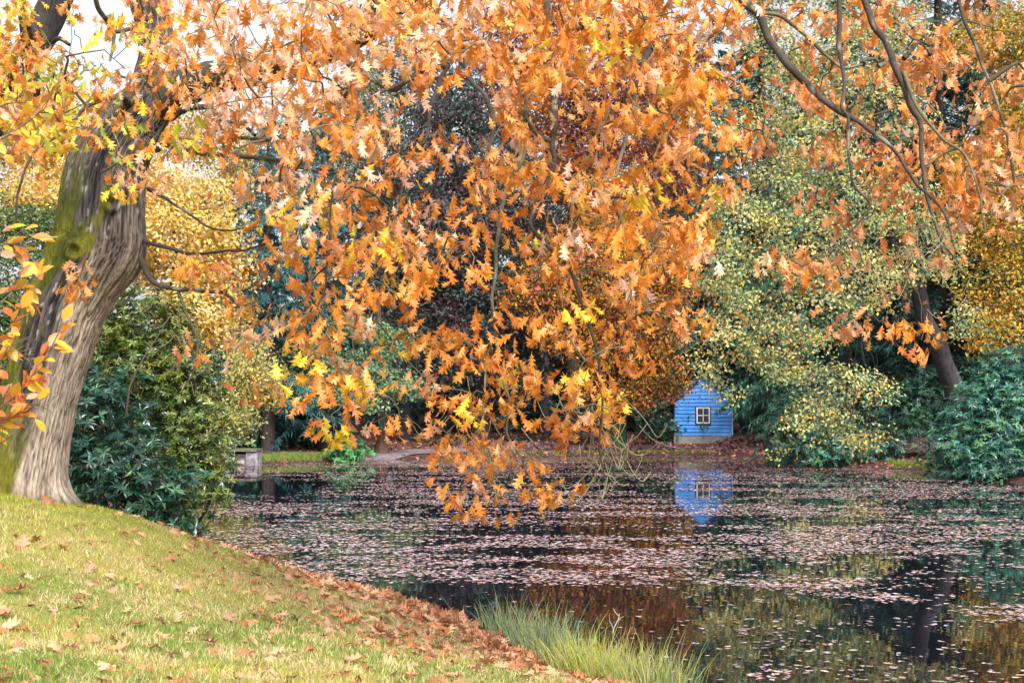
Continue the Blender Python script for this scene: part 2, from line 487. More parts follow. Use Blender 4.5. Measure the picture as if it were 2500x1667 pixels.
    # corner trims
    for s in (-1, 1):
        v, f = box(0.035, 0.09, EV - PL, (s * (W / 2 + 0.016), 0.0, (EV + PL) / 2))
        link('corner_trim', mesh('corner_trim', v, f, white if s == 1 else navy), root)
    # window
    wn = empty('window', (0, 0, 0)); wn.parent = root
    cx, cz, ww, wh = (wx0 + wx1) / 2, (wz0 + wz1) / 2, wx1 - wx0, wz1 - wz0
    B = Bag()
    t0 = 0.05
    for c in (((ww, 0.05, t0), (cx, -0.045, wz0 + t0 / 2)), ((ww, 0.05, t0), (cx, -0.045, wz1 - t0 / 2)), ((t0, 0.05, wh - 2 * t0), (wx0 + t0 / 2, -0.045, cz)), ((t0, 0.05, wh - 2 * t0), (wx1 - t0 / 2, -0.045, cz))):
        B.add(*box(*c[0], c[1]))
    link('surround', B.me('surround', navy), wn)
    B = Bag(); q = t0 + 0.002; fr = 0.062
    x0, x1, z0, z1 = wx0 + q, wx1 - q, wz0 + q, wz1 - q
    for c in (((x1 - x0, 0.05, fr), (cx, -0.05, z0 + fr / 2)), ((x1 - x0, 0.05, fr), (cx, -0.05, z1 - fr / 2)), ((fr, 0.05, z1 - z0 - 2 * fr), (x0 + fr / 2, -0.05, cz)), ((fr, 0.05, z1 - z0 - 2 * fr), (x1 - fr / 2, -0.05, cz))):
        B.add(*box(*c[0], c[1]))
    link('frame', B.me('frame', white), wn)
    link('glazing_bar', mesh('glazing_bar', *box(0.035, 0.03, z1 - z0 - 2 * fr, (cx, -0.047, cz)), white), wn)
    for s in (-1, 1):
        half = (x1 - x0 - 2 * fr - 0.035) / 2
        link('glazing_bar', mesh('glazing_bar', *box(half, 0.028, 0.035, (cx + s * (half / 2 + 0.0175), -0.047, cz)), white), wn)
        for u in (-1, 1):
            hh = (z1 - z0 - 2 * fr - 0.035) / 2
            link('pane', mesh('pane', *box(half, 0.01, hh, (cx + s * (half / 2 + 0.0175), -0.03, cz + u * (hh / 2 + 0.0175))), glass), wn)
    # roof: two slopes with thickness, overhanging the gable
    for s in (-1, 1):
        dx, dz = W / 2, AP - EV
        L = math.hypot(dx, dz)
        ux, uz = dx / L, -dz / L
        nx, nz = dz / L, dx / L
        ov = 0.26
        a = np.array([0, AP + 0.015]); e = a + np.array([ux, uz]) * (L + ov)
        th = 0.13
        pts = [a, e, e + np.array([nx, nz]) * th, np.array([0, AP + 0.015 + th / nz])]
        v = []
        for yy in (-0.22, LEN + 0.2):
            for p in pts: v.append((s * p[0], yy, p[1]))
        f = np.array([[0, 1, 2, 3], [4, 7, 6, 5], [0, 4, 5, 1], [1, 5, 6, 2], [2, 6, 7, 3]])
        if s == -1: f = f[:, ::-1]
        link('roof_slope', mesh('roof_slope', np.array(v), f, navy), root)
shed()

# ------------------------------------------------------------------ the stone sluice
def sluice():
    D = 56.0; k = D / F
    base = P(585, 1141, D); base[2] = -0.1
    root = empty('stone_sluice', base)
    tag(root, 'low rough stone sluice with pale plank gate at the water edge', 'sluice')
    def pier(x0, x1, b0, b1, name):
        v, f = box(1, 1, 1)
        n = 7
        # lumpy block: subdivided box
        B = Bag()
        g = np.linspace(0, 1, n)
        def patch(o, a, b):
            s, t = np.meshgrid(g, g)
            p = np.asarray(o) + s.ravel()[:, None] * np.asarray(a) + t.ravel()[:, None] * np.asarray(b)
            i = np.arange(n - 1)[:, None] * n + np.arange(n - 1)[None]
            return p, np.stack([i, i + 1, i + n + 1, i + n], -1).reshape(-1, 4)
        H = M(1141 - 1108, D) + 0.1
        for o, a, b in (((0, 0, 0), (1, 0, 0), (0, 0, 1)), ((1, 0, 0), (0, 1, 0), (0, 0, 1)), ((1, 1, 0), (-1, 0, 0), (0, 0, 1)), ((0, 1, 0), (0, -1, 0), (0, 0, 1)), ((0, 0, 1), (1, 0, 0), (0, 1, 0))):
            p, f = patch(o, a, b)
            z = p[:, 2:3]
            xl, xr = b0 + (x0 - b0) * z, b1 + (x1 - b1) * z
            q = np.hstack([xl + (xr - xl) * p[:, 0:1], p[:, 1:2] * 1.3 - 0.15 * (1 - z), z * H])
            q = q + (np.stack([fbm(q * 6, s) for s in (1, 2, 3)], -1) - 0.5) * 0.12
            n_ = fbm(q * 9, 5)[:, None]
            B.add(q, f, np.array([0.09, 0.085, 0.10]) * (1 - n_) + np.array([0.36, 0.33, 0.36]) * n_)
        link(name, B.me(name, MAT_STONE, True), root)
    c = 585
    pier(M(541 - c, D), M(574 - c, D), M(538 - c, D), M(575 - c, D), 'pier')
    pier(M(601 - c, D), M(625 - c, D), M(600 - c, D), M(632 - c, D), 'pier')
    v, f = box(M(626 - 541, D) + 0.04, 1.35, 0.09, (M(583.5 - c, D), 0.58, M(1141 - 1108, D) + 0.15))
    n_ = np.ones((8, 3)) * np.array([0.13, 0.14, 0.09])
    link('cap_slab', mesh('cap_slab', v, f, MAT_STONE, n_), root)
    for i in range(4):
        v, f = box(M(26, D), 0.05, 0.115, (M(587.5 - c, D), 0.22 + 0.01 * i, 0.10 + i * 0.121))
        link('plank', mesh('plank', v, f, MAT_CONCRETE, np.ones((8, 3)) * np.array([0.46, 0.42, 0.44]) * random.uniform(0.85, 1.1)), root)
    v, f = box(M(27, D), 0.1, 0.6, (M(587.5 - c, D), 0.6, 0.3))
    link('opening_shade', mesh('opening_shade', v, f, MAT_CONCRETE, np.ones((8, 3)) * 0.03), root)  # near-black sheet standing in for the shade inside the opening
sluice()

# ------------------------------------------------------------------ trees and shrubs
def clump_leaves(B, lobes, size, pal, lai=1.0, tmpl=DIAMOND, clump_r=0.45, per=36, flat=0.55, shell=0.5, up=0.7, jit=0.14, gaps=0.15, droop=0.3, whorl=0):
    """leaves in clumps through the outer part of each lobe (centre, rx, ry, rz)"""
    area = size * size * (0.35 if tmpl is DIAMOND else 0.19)
    tips = []
    for (c, rx, ry, rz) in lobes:
        n = int(lai * 4 * math.pi * ((rx * ry + ry * rz + rx * rz) / 3) / area)
        nc = max(4, n // per)
        u = rdir(nc)
        keep = (fbm(u * 2.3 + np.asarray(c)[None] * 0.37, 4) > gaps * 0.9 + 0.16)
        u = u[keep]; nc = len(u)
        r = shell + (1 - shell) * rng.random(nc) ** 0.6
        r = r * (0.82 + 0.36 * fbm(u * 1.8 + np.asarray(c)[None], 8))
        cc = np.asarray(c)[None] + u * np.array([rx, ry, rz]) * r[:, None]
        tips.append(cc)
        ccol = pick(pal, nc, jit * 1.4)
        m = per
        if whorl:
            heads = np.repeat(cc, m // whorl, 0) + rng.normal(size=(nc * (m // whorl), 3)) * clump_r * np.array([1, 1, flat])
            hu = np.repeat(u, m // whorl, 0)
            hn = unit(hu * 0.8 + np.array([0, 0, up]) + rng.normal(size=hu.shape) * 0.35)
            k = len(heads)
            a = unit(np.cross(hn, rdir(k)))
            b = np.cross(hn, a)
            pos = np.repeat(heads, whorl, 0); nr0 = np.repeat(hn, whorl, 0)
            th = (np.tile(np.arange(whorl), k) / whorl * 2 * math.pi + rng.normal(0, 0.25, k * whorl))[:, None]
            ax = np.cos(th) * np.repeat(a, whorl, 0) + np.sin(th) * np.repeat(b, whorl, 0) + nr0 * rng.uniform(-0.15, 0.45, (k * whorl, 1))
            nr = nr0 - 0.3 * ax + rng.normal(size=ax.shape) * 0.15
            per_c = (m // whorl) * whorl
            col = np.repeat(ccol, per_c, 0)
        else:
            pos = np.repeat(cc, m, 0) + rng.normal(size=(nc * m, 3)) * clump_r * np.array([1, 1, flat])
            uu = np.repeat(u, m, 0)
            nr = uu * 0.7 + np.array([0, 0, up]) + rng.normal(size=uu.shape) * 0.55
            ax = np.cross(nr, rdir(len(uu))) + np.array([0, 0, -droop])
            col = np.repeat(ccol, m, 0)
        col = col * (1 + rng.normal(0, jit * 0.7, (len(col), 1)))
        mixin = rng.random(len(col)) < 0.18
        col[mixin] = pick(pal, mixin.sum(), jit)
        sz = size * rng.uniform(0.65, 1.25, len(pos))
        B.add(*scatter(tmpl[0], tmpl[1], pos, ax, nr, sz, np.clip(col, 0.004, 0.95)))
    return np.vstack(tips) if tips else np.zeros((0, 3))
def limbs(B, start_path, start_rad, lobes, tips, col, rmin=0.012, nsub=5, sides=5):
    """limbs from the trunk into every lobe, twigs on to the clumps"""
    woodp, woodr = np.asarray(start_path, float), np.asarray(start_rad, float)
    first = [np.min(np.linalg.norm(woodp - np.asarray(l[0]), axis=1)) for l in lobes]
    for k in np.argsort(first):
        c, rx, ry, rz = lobes[k]
        c = np.asarray(c)
        d = np.linalg.norm(woodp - c, axis=1) + 0.5 * np.maximum(0, woodp[:, 2] - c[2] - 2.5)
        i = int(np.argmin(d))
        a = woodp[i]
        dl = np.linalg.norm(c - a)
        r0 = min(woodr[i] * 0.6, 0.018 + 0.02 * dl)
        mid = (a + c) / 2 + np.array([0, 0, 0.10 * dl]) + rng.normal(size=3) * 0.10 * dl
        path = catmull([a, mid, c, c + (c - mid) * 0.5], 6)
        rad = np.linspace(r0, rmin, len(path))
        v, f = tube(path, rad, sides)
        B.add(v, f, col)
        woodp = np.vstack([woodp, path[6:]]); woodr = np.concatenate([woodr, rad[6:]])
        near = tips[np.linalg.norm((tips - c) / np.array([rx, ry, rz]), axis=1) < 1.2]
        for t in near[rng.permutation(len(near))[:nsub]]:
            j = rng.integers(4, len(path))
            b = path[j]
            m2 = (b + t) / 2 + rng.normal(size=3) * 0.1 * np.linalg.norm(t - b)
            p2 = catmull([b, m2, t], 4)
            v, f = tube(p2, np.linspace(rad[j] * 0.7, rmin * 0.6, len(p2)), 4)
            B.add(v, f, col)
def L(lst, depth=0.8, flat=0.8):
    """lobes from (column, row, distance, radius in photo pixels)"""
    out = []
    for px, py, D, r in lst:
        R = M(r, D)
        out.append((P(px, py, D), R, R * depth, R * flat))
    return out
def broadleaf(name, label, cat, trunk, lobes, pal, size=0.14, lai=1.0, bark=(0.05, 0.045, 0.04), mat=None, group=None, **kw):
    """trunk: rows (x, y, z, radius) from the ground up"""
    root = empty(name, trunk[0][:3])
    tag(root, label, cat, group)
    o = np.asarray(trunk[0][:3], float)
    tp = catmull(trunk, 8)
    tp[:, :2] += (np.stack([fbm(np.stack([tp[:, 2] * 0.9, tp[:, 2] * 0, tp[:, 2] * 0 + s], -1), s) for s in (1, 2)], -1) - 0.5) * 0.3 * np.minimum(1, (tp[:, 2:3] - tp[0, 2]) / 2)
    B = Bag()
    tips = clump_leaves(B, lobes, size, pal, lai, **kw)
    link('crown', B.me('crown', mat or MAT_FAR, False, o), root)
    T = Bag()
    rad = tp[:, 3].copy()
    rad[0] *= 1.45; rad[1] *= 1.25; rad[2] *= 1.1
    p3 = tp[:, :3].copy(); p3[0, 2] -= 0.3
    v, f = tube(p3, rad, 14)
    n_ = fbm(v * np.array([6, 6, 1.2]), 3)[:, None]
    T.add(v + (n_ - 0.5) * 0.04, f, np.asarray(bark) * (0.6 + 0.8 * n_))
    limbs(T, tp[:, :3], tp[:, 3], lobes, tips, np.asarray(bark) * 0.8)
    link('trunk', T.me('trunk', MAT_TRUNK, True, o), root)
    return root
def straight(px, D, r, top, lean=0.0, ylean=0.0):
    x = (px - CX) / F * D
    z = hz(x, D)
    return [(x, D, z, r), (x + lean * 0.3, D + ylean * .3, z + (top - z) * 0.35, r * 0.86), (x + lean * 0.65, D + ylean * .6, z + (top - z) * 0.7, r * 0.6), (x + lean, D + ylean, top, r * 0.2)]

# --- conifers: trunk and drooping boughs of needle sprays
def conifer_mesh(h, w, seed, pal, bare=1.5, spray=0.42, nwh=0.5, per=7, hang=0.6):
    global rng
    keep = rng; rng = np.random.default_rng(seed)
    B = Bag(); T = Bag()
    bark = np.array([0.06, 0.045, 0.045])
    tp = np.array([[0, 0, -0.3], [0.02, 0, h * 0.3], [0, 0.03, h * 0.7], [0, 0, h]])
    tp = catmull(tp, 6)
    v, f = tube(tp, np.linspace(0.022 * h, 0.02, len(tp)), 10)
    T.add(v, f, bark * (0.6 + 0.8 * fbm(v * np.array([5, 5, 1.0]), 2))[:, None])
    z = bare
    pos, ax, nr, sz = [], [], [], []
    while z < h - 0.3:
        t = (z - bare) / (h - bare)
        Lb = w * (1 - t) ** 0.75 * rng.uniform(0.8, 1.15) + 0.15
        for k in range(per):
            a = rng.uniform(0, 2 * math.pi)
            d = np.array([math.cos(a), math.sin(a), 0])
            l = Lb * rng.uniform(0.65, 1.1)
            s = np.linspace(0, 1, 7)
            path = np.array([0, 0, z + rng.uniform(-0.2, 0.2)])[None] + d[None] * (l * s)[:, None] + np.array([0, 0, 1])[None] * (0.10 * l * s - 0.38 * l * s ** 2)[:, None]
            v, f = tube(path, np.linspace(0.012 + 0.008 * l, 0.004, 7), 3)
            T.add(v, f, bark)
            m = int(l / 0.11) + 2
            ss = rng.uniform(0.15, 1, m)
            pts = np.stack([np.interp(ss, s, path[:, q]) for q in range(3)], -1)
            side = np.array([-d[1], d[0], 0])
            for q in range(4):
                o = rng.normal(size=(m, 3)) * 0.05
                dirn = d[None] * rng.uniform(0.2, 0.9, (m, 1)) + side[None] * rng.uniform(-1, 1, (m, 1)) + np.array([0, 0, -hang]) * rng.uniform(0.2, 1.3, (m, 1))
                pos.append(pts + o); ax.append(dirn)
                nr.append(np.array([0, 0, 1.0]) + rng.normal(size=(m, 3)) * 0.6)
                sz.append(spray * rng.uniform(0.5, 1.2, m) * (0.6 + 0.4 * (1 - t)))
        z += nwh * rng.uniform(0.7, 1.2)
    pos, ax, nr, sz = np.vstack(pos), np.vstack(ax), np.vstack(nr), np.concatenate(sz)
    col = pick(pal, len(pos), 0.2)
    cr = scatter(NEEDLE[0], NEEDLE[1], pos, ax, nr, sz, col, 0.85)
    rng = keep
    return cr, T
TEAL = [(0.02, 0.10, 0.105), (0.03, 0.13, 0.12), (0.045, 0.16, 0.15), (0.015, 0.07, 0.08)]
DARKC = [(0.012, 0.05, 0.05), (0.02, 0.07, 0.06), (0.03, 0.085, 0.075), (0.02, 0.055, 0.04)]
GREENC = [(0.03, 0.11, 0.07), (0.05, 0.15, 0.10), (0.07, 0.19, 0.13)]
conv = {}
for key, (h, w, pal, hang) in {'teal': (15.5, 3.4, TEAL, 0.8), 'dark': (21, 4.0, DARKC, 0.5), 'green': (19, 3.8, GREENC, 1.0)}.items():
    (v, f, c), T = conifer_mesh(h, w, hash(key) % 100 if False else len(key) * 13, pal, hang=hang)
    conv[key] = (mesh('needles', v, f, MAT_NEEDLE, c), T.me('trunk', MAT_TRUNK, True))
def conifer(key, px, D, s, rz, label):
    x = (px - CX) / F * D
    root = empty('conifer_tree', (x, D, hz(x, D)), rz)
    root.scale = (s, s, s)
    tag(root, label, 'conifer', 'conifers behind the pond')
    link('crown', conv[key][0], root); link('trunk', conv[key][1], root)
conifer('teal', 655, 60, 0.93, 0.3, 'blue green spruce rising behind the yellow tree, nearer the oak trunk')
conifer('teal', 790, 63, 1.0, 1.7, 'blue green spruce half hidden by orange leaves, right of its twin')
conifer('teal', 560, 66, 0.85, 2.9, 'blue green spruce furthest left, peeping over the yellow tree')
conifer('green', 1735, 74, 1.02, 0.9, 'soft green conifer rising straight behind the blue shed')
conifer('dark', 1150, 80, 0.86, 0.5, 'dark conifer behind the purple beech, left of its middle')
conifer('dark', 1420, 82, 0.92, 2.2, 'dark conifer behind the orange beech and hanging twigs')
conifer('green', 1960, 66, 1.0, 3.1, 'soft green conifer behind the yellow green oak crown')
conifer('dark', 2180, 68, 1.05, 4.0, 'dark conifer behind the leaning trunk of the yellow green oak')
conifer('dark', 2420, 66, 1.1, 1.0, 'dark conifer at the right edge behind the gold beech')
conifer('dark', 2290, 60, 1.15, 2.6, 'dark conifer behind the upper right oak leaves')
conifer('dark', 1860, 78, 1.3, 0.2, 'dark conifer rising highest behind the yellow green oak')
conifer('green', 1640, 84, 1.3, 1.2, 'soft green conifer behind the crimson beech, left of the shed roof')
conifer('dark', 2060, 76, 1.25, 3.6, 'dark conifer behind the top of the yellow green oak')
conifer('dark', 930, 84, 0.72, 5.0, 'dark conifer behind the brown ridged trunk by the path')
# the wood beyond, one mass
B = Bag(); T = Bag()
(v0, f0, c0), T0 = conifer_mesh(20, 4.6, 77, DARKC, bare=0.6, spray=0.75, nwh=0.85, per=6)
for i, px in enumerate(np.linspace(380, 3000, 26)):
    D = rng.uniform(90, 112); x = (px - CX) / F * D
    top = np.interp(px, [380, 560, 850, 950, 1300, 1700, 2000, 3000], [14, 19, 22, 25, 27, 29, 30, 30])
    s = top / 20 * rng.uniform(0.92, 1.05); a = rng.uniform(0, 6.28); ca, sa = math.cos(a), math.sin(a)
    R = np.array([[ca, -sa, 0], [sa, ca, 0], [0, 0, 1]])
    wv = np.array([max(s, 0.8), max(s, 0.8), s])
    B.add((v0 @ R.T) * wv + np.array([x, D, hz(x, D)]), f0, c0)
tag(link('far_wood', B.me('far_wood', MAT_NEEDLE)), 'dark mass of conifers far behind the pond', 'wood', kind='stuff')

# --- broadleaved trees round the pond
YEL = [(0.74, 0.48, 0.09), (0.78, 0.56, 0.20), (0.68, 0.38, 0.06), (0.80, 0.62, 0.30), (0.56, 0.42, 0.10)]
broadleaf('yellow_tree', 'bright yellow small leaved tree behind the oak trunk', 'tree', straight(430, 40, 0.16, 8.0),
          L([(430, 560, 40, 110), (500, 480, 40, 75), (390, 470, 41, 85), (535, 650, 39, 75), (480, 740, 39, 100), (330, 620, 41, 90), (530, 560, 39, 55), (520, 800, 39, 55), (90, 500, 42, 80), (170, 440, 43, 80), (250, 480, 42, 80), (200, 570, 42, 80)]),
          YEL, 0.13, 1.7, clump_r=0.32, per=30)
broadleaf('tall_gold_tree', 'tall pale gold tree far behind the left side of the oak', 'tree', straight(300, 62, 0.3, 14),
          L([(60, 330, 62, 110), (200, 300, 63, 110), (330, 330, 62, 110), (450, 320, 63, 100), (120, 450, 61, 110), (300, 450, 61, 110), (-60, 300, 62, 130), (540, 380, 64, 80), (-60, 480, 61, 130), (20, 200, 63, 90)]),
          [(0.52, 0.36, 0.09), (0.60, 0.44, 0.13), (0.38, 0.34, 0.12), (0.62, 0.34, 0.06)], 0.19, 0.9, clump_r=0.45, per=26)
broadleaf('grey_green_tree', 'tall grey green tree beyond the spruces left of the copper beech', 'tree', straight(800, 84, 0.3, 18),
          L([(640, 400, 84, 90), (740, 330, 84, 95), (850, 300, 84, 100), (930, 250, 85, 95), (820, 430, 83, 100), (690, 480, 83, 90), (950, 380, 84, 90), (880, 180, 85, 70), (980, 130, 85, 70)]),
          [(0.22, 0.25, 0.15), (0.30, 0.30, 0.16), (0.16, 0.20, 0.14), (0.36, 0.26, 0.14)], 0.22, 0.9, clump_r=0.5, per=26)
broadleaf('golden_oak', 'small pale gold and green oak beside the stone sluice', 'tree', straight(505, 58, 0.12, 4.8),
          L([(620, 920, 50, 62), (560, 985, 50, 65), (600, 865, 51, 48), (540, 1050, 49, 45), (650, 960, 50, 40), (600, 1030, 49, 32)]),
          [(0.50, 0.40, 0.10), (0.34, 0.38, 0.13), (0.58, 0.34, 0.07), (0.42, 0.42, 0.18)], 0.13, 1.5, clump_r=0.3, per=26)
broadleaf('cedar_tree', 'grey green cedar with a ridged brown trunk beside the path', 'tree',
          [tuple(P(931, 1098, 62.5)) + (0.24,), tuple(P(930, 1030, 62.5)) + (0.22,), tuple(P(930, 900, 62.5)) + (0.17,), tuple(P(925, 700, 62.5)) + (0.06,)],
          L([(760, 870, 61, 85), (850, 900, 61, 90), (930, 930, 61, 70), (990, 950, 61, 50), (700, 935, 60, 55), (800, 965, 60, 55), (900, 985, 60, 40), (860, 800, 62, 70), (950, 840, 62, 70)], flat=0.5),
          [(0.13, 0.24, 0.13), (0.20, 0.31, 0.16), (0.30, 0.37, 0.17), (0.08, 0.18, 0.12)], 0.16, 1.4, bark=(0.13, 0.075, 0.06), clump_r=0.4, flat=0.3, per=30)
PUR = [(0.10, 0.04, 0.055), (0.05, 0.07, 0.07), (0.035, 0.09, 0.085), (0.14, 0.05, 0.06), (0.05, 0.085, 0.065)]
broadleaf('copper_beech', 'tall dark purple copper beech behind the hanging oak twigs', 'tree', straight(1175, 70, 0.36, 14),
          L([(1000, 700, 69, 140), (1100, 560, 68, 150), (1000, 420, 70, 140), (1200, 750, 68, 130), (1150, 350, 70, 150), (960, 850, 67, 80), (1100, 870, 67, 85), (1250, 500, 69, 130), (1060, 230, 71, 120), (1280, 880, 68, 80), (920, 560, 70, 90)]),
          PUR, 0.19, 1.1, clump_r=0.5, per=30)
broadleaf('red_beech', 'tall crimson leaved beech above the orange beech', 'tree', straight(1400, 75, 0.36, 19),
          L([(1330, 230, 74, 150), (1470, 180, 74, 150), (1420, 400, 73, 130), (1570, 300, 73, 130), (1520, 480, 72, 110), (1620, 130, 74, 110), (1250, 90, 75, 120), (1480, 10, 75, 130), (1350, 0, 75, 110), (1650, 430, 73, 80)]),
          [(0.30, 0.07, 0.06), (0.24, 0.05, 0.06), (0.42, 0.16, 0.05), (0.15, 0.06, 0.07), (0.40, 0.22, 0.05)], 0.19, 1.0, clump_r=0.5, per=30)
ORB = [(0.56, 0.24, 0.025), (0.60, 0.33, 0.04), (0.44, 0.12, 0.04), (0.22, 0.18, 0.04), (0.36, 0.08, 0.06), (0.10, 0.12, 0.06)]
broadleaf('orange_beech', 'orange and gold beech with a mossy trunk left of the blue shed', 'tree', straight(1505, 67, 0.42, 9.5),
          L([(1400, 650, 66, 110), (1500, 690, 66, 115), (1585, 790, 65.5, 95), (1600, 890, 65.5, 70), (1500, 850, 66, 90), (1400, 800, 66, 90), (1580, 620, 66, 105), (1632, 950, 66, 40), (1560, 960, 65.5, 50), (1450, 940, 66, 60), (1330, 720, 66, 90), (1480, 560, 67, 90), (1660, 700, 66.5, 60)]),
          ORB, 0.16, 1.3, bark=(0.06, 0.09, 0.04), clump_r=0.42, per=30)
def oak_right():
    tr = [(2352, 1060, 52, 26), (2330, 960, 52, 25), (2300, 870, 51.6, 22), (2268, 780, 51.2, 20), (2235, 690, 51, 18), (2200, 590, 51, 15), (2170, 420, 51, 11), (2130, 200, 51, 7), (2100, -60, 51, 3)]
    trunk = [tuple(P(a, b, d)) + (M(r, d),) for a, b, d, r in tr]
    lob = [(1900, 470, 49, 115), (1800, 550, 48, 105), (1755, 660, 47.5, 85), (1850, 720, 48, 110), (1780, 815, 47.5, 80), (1735, 895, 47.5, 42), (1775, 950, 47.5, 38), (1990, 600, 48, 130), (1990, 770, 48, 110), (1920, 860, 48, 95),
           (2100, 680, 48.5, 110), (2000, 390, 49, 120), (2100, 500, 48.5, 120), (1950, 240, 50, 115), (2050, 140, 50, 120), (1890, 110, 50.5, 95), (2210, 500, 49, 100), (2270, 620, 50, 80), (2350, 780, 51, 55),
           (2040, 940, 47.5, 80), (1985, 1020, 47.5, 75), (2090, 1050, 48, 62), (2130, 960, 48, 50), (2000, -40, 51, 120), (2180, 260, 51, 100), (2180, 60, 51, 110), (1850, -60, 52, 100), (1820, 320, 50, 85), (1900, 1090, 48, 30)]
    broadleaf('yellow_green_oak', 'large yellow green oak leaning over the right shore beside the shed', 'tree', trunk, L(lob, 0.7),
              [(0.50, 0.44, 0.14), (0.40, 0.43, 0.19), (0.60, 0.42, 0.09), (0.28, 0.39, 0.22), (0.58, 0.50, 0.22), (0.20, 0.33, 0.20)], 0.135, 1.0, bark=(0.05, 0.045, 0.05), clump_r=0.30, per=22, gaps=0.34, jit=0.2)
oak_right()
broadleaf('gold_beech', 'orange gold beech reaching in at the right edge above the rhododendron', 'tree', straight(2640, 56, 0.35, 16),
          L([(2450, 700, 55, 100), (2490, 560, 55, 115), (2460, 410, 55, 105), (2490, 250, 55.5, 100), (2440, 820, 54, 70), (2400, 110, 56, 90), (2500, 70, 56, 100), (2600, 400, 56, 150), (2600, 150, 56, 140), (2600, 650, 56, 130), (2360, 560, 55.5, 70), (2350, 400, 56, 70)]),
          [(0.62, 0.32, 0.025), (0.62, 0.44, 0.05), (0.40, 0.34, 0.06), (0.50, 0.20, 0.03), (0.22, 0.26, 0.06)], 0.15, 1.2, clump_r=0.36, per=26, gaps=0.25)
broadleaf('dark_holly', 'dark green holly like shrub behind the oak trunk at the left edge', 'shrub', straight(40, 25, 0.1, 4.5),
          L([(60, 700, 25, 140), (60, 900, 24.5, 140), (110, 570, 25.5, 90), (30, 1050, 24, 110), (0, 560, 26, 110), (180, 820, 24.5, 90), (150, 1000, 24, 90), (-80, 800, 25, 150), (260, 930, 26, 120), (360, 1000, 26, 110), (300, 1110, 25.5, 110), (420, 1080, 26, 90)]),
          [(0.05, 0.10, 0.025), (0.08, 0.15, 0.03), (0.035, 0.075, 0.03), (0.13, 0.18, 0.03)], 0.075, 1.1, mat=MAT_GLOSSY, clump_r=0.16, per=30)
# slim trunks of the wood behind the shed
for px, D, r, lab in ((1819, 76, 0.22, 'grey slim trunk just right of the blue shed'), (1880, 78, 0.26, 'thicker dark trunk further right of the blue shed'), (992, 70, 0.24, 'dark trunk next to the ridged brown cedar trunk'), (1172, 74, 0.30, 'dark trunk in shade behind the middle oak twigs'),
                      (1330, 76, 0.24, 'dark trunk in shade left of the mossy beech trunk'), (1600, 78, 0.22, 'dark trunk in shade left of the blue shed')):
    broadleaf('woodland_tree', lab, 'tree', straight(px, D, r, 13), L([(px, 560, D, 120), (px - 60, 690, D, 90), (px + 70, 700, D, 80)]), [(0.05, 0.09, 0.05), (0.08, 0.10, 0.04), (0.14, 0.09, 0.03)], 0.2, 0.5, bark=(0.045, 0.045, 0.055), group='trunks of the wood behind the shed', clump_r=0.5, per=24)

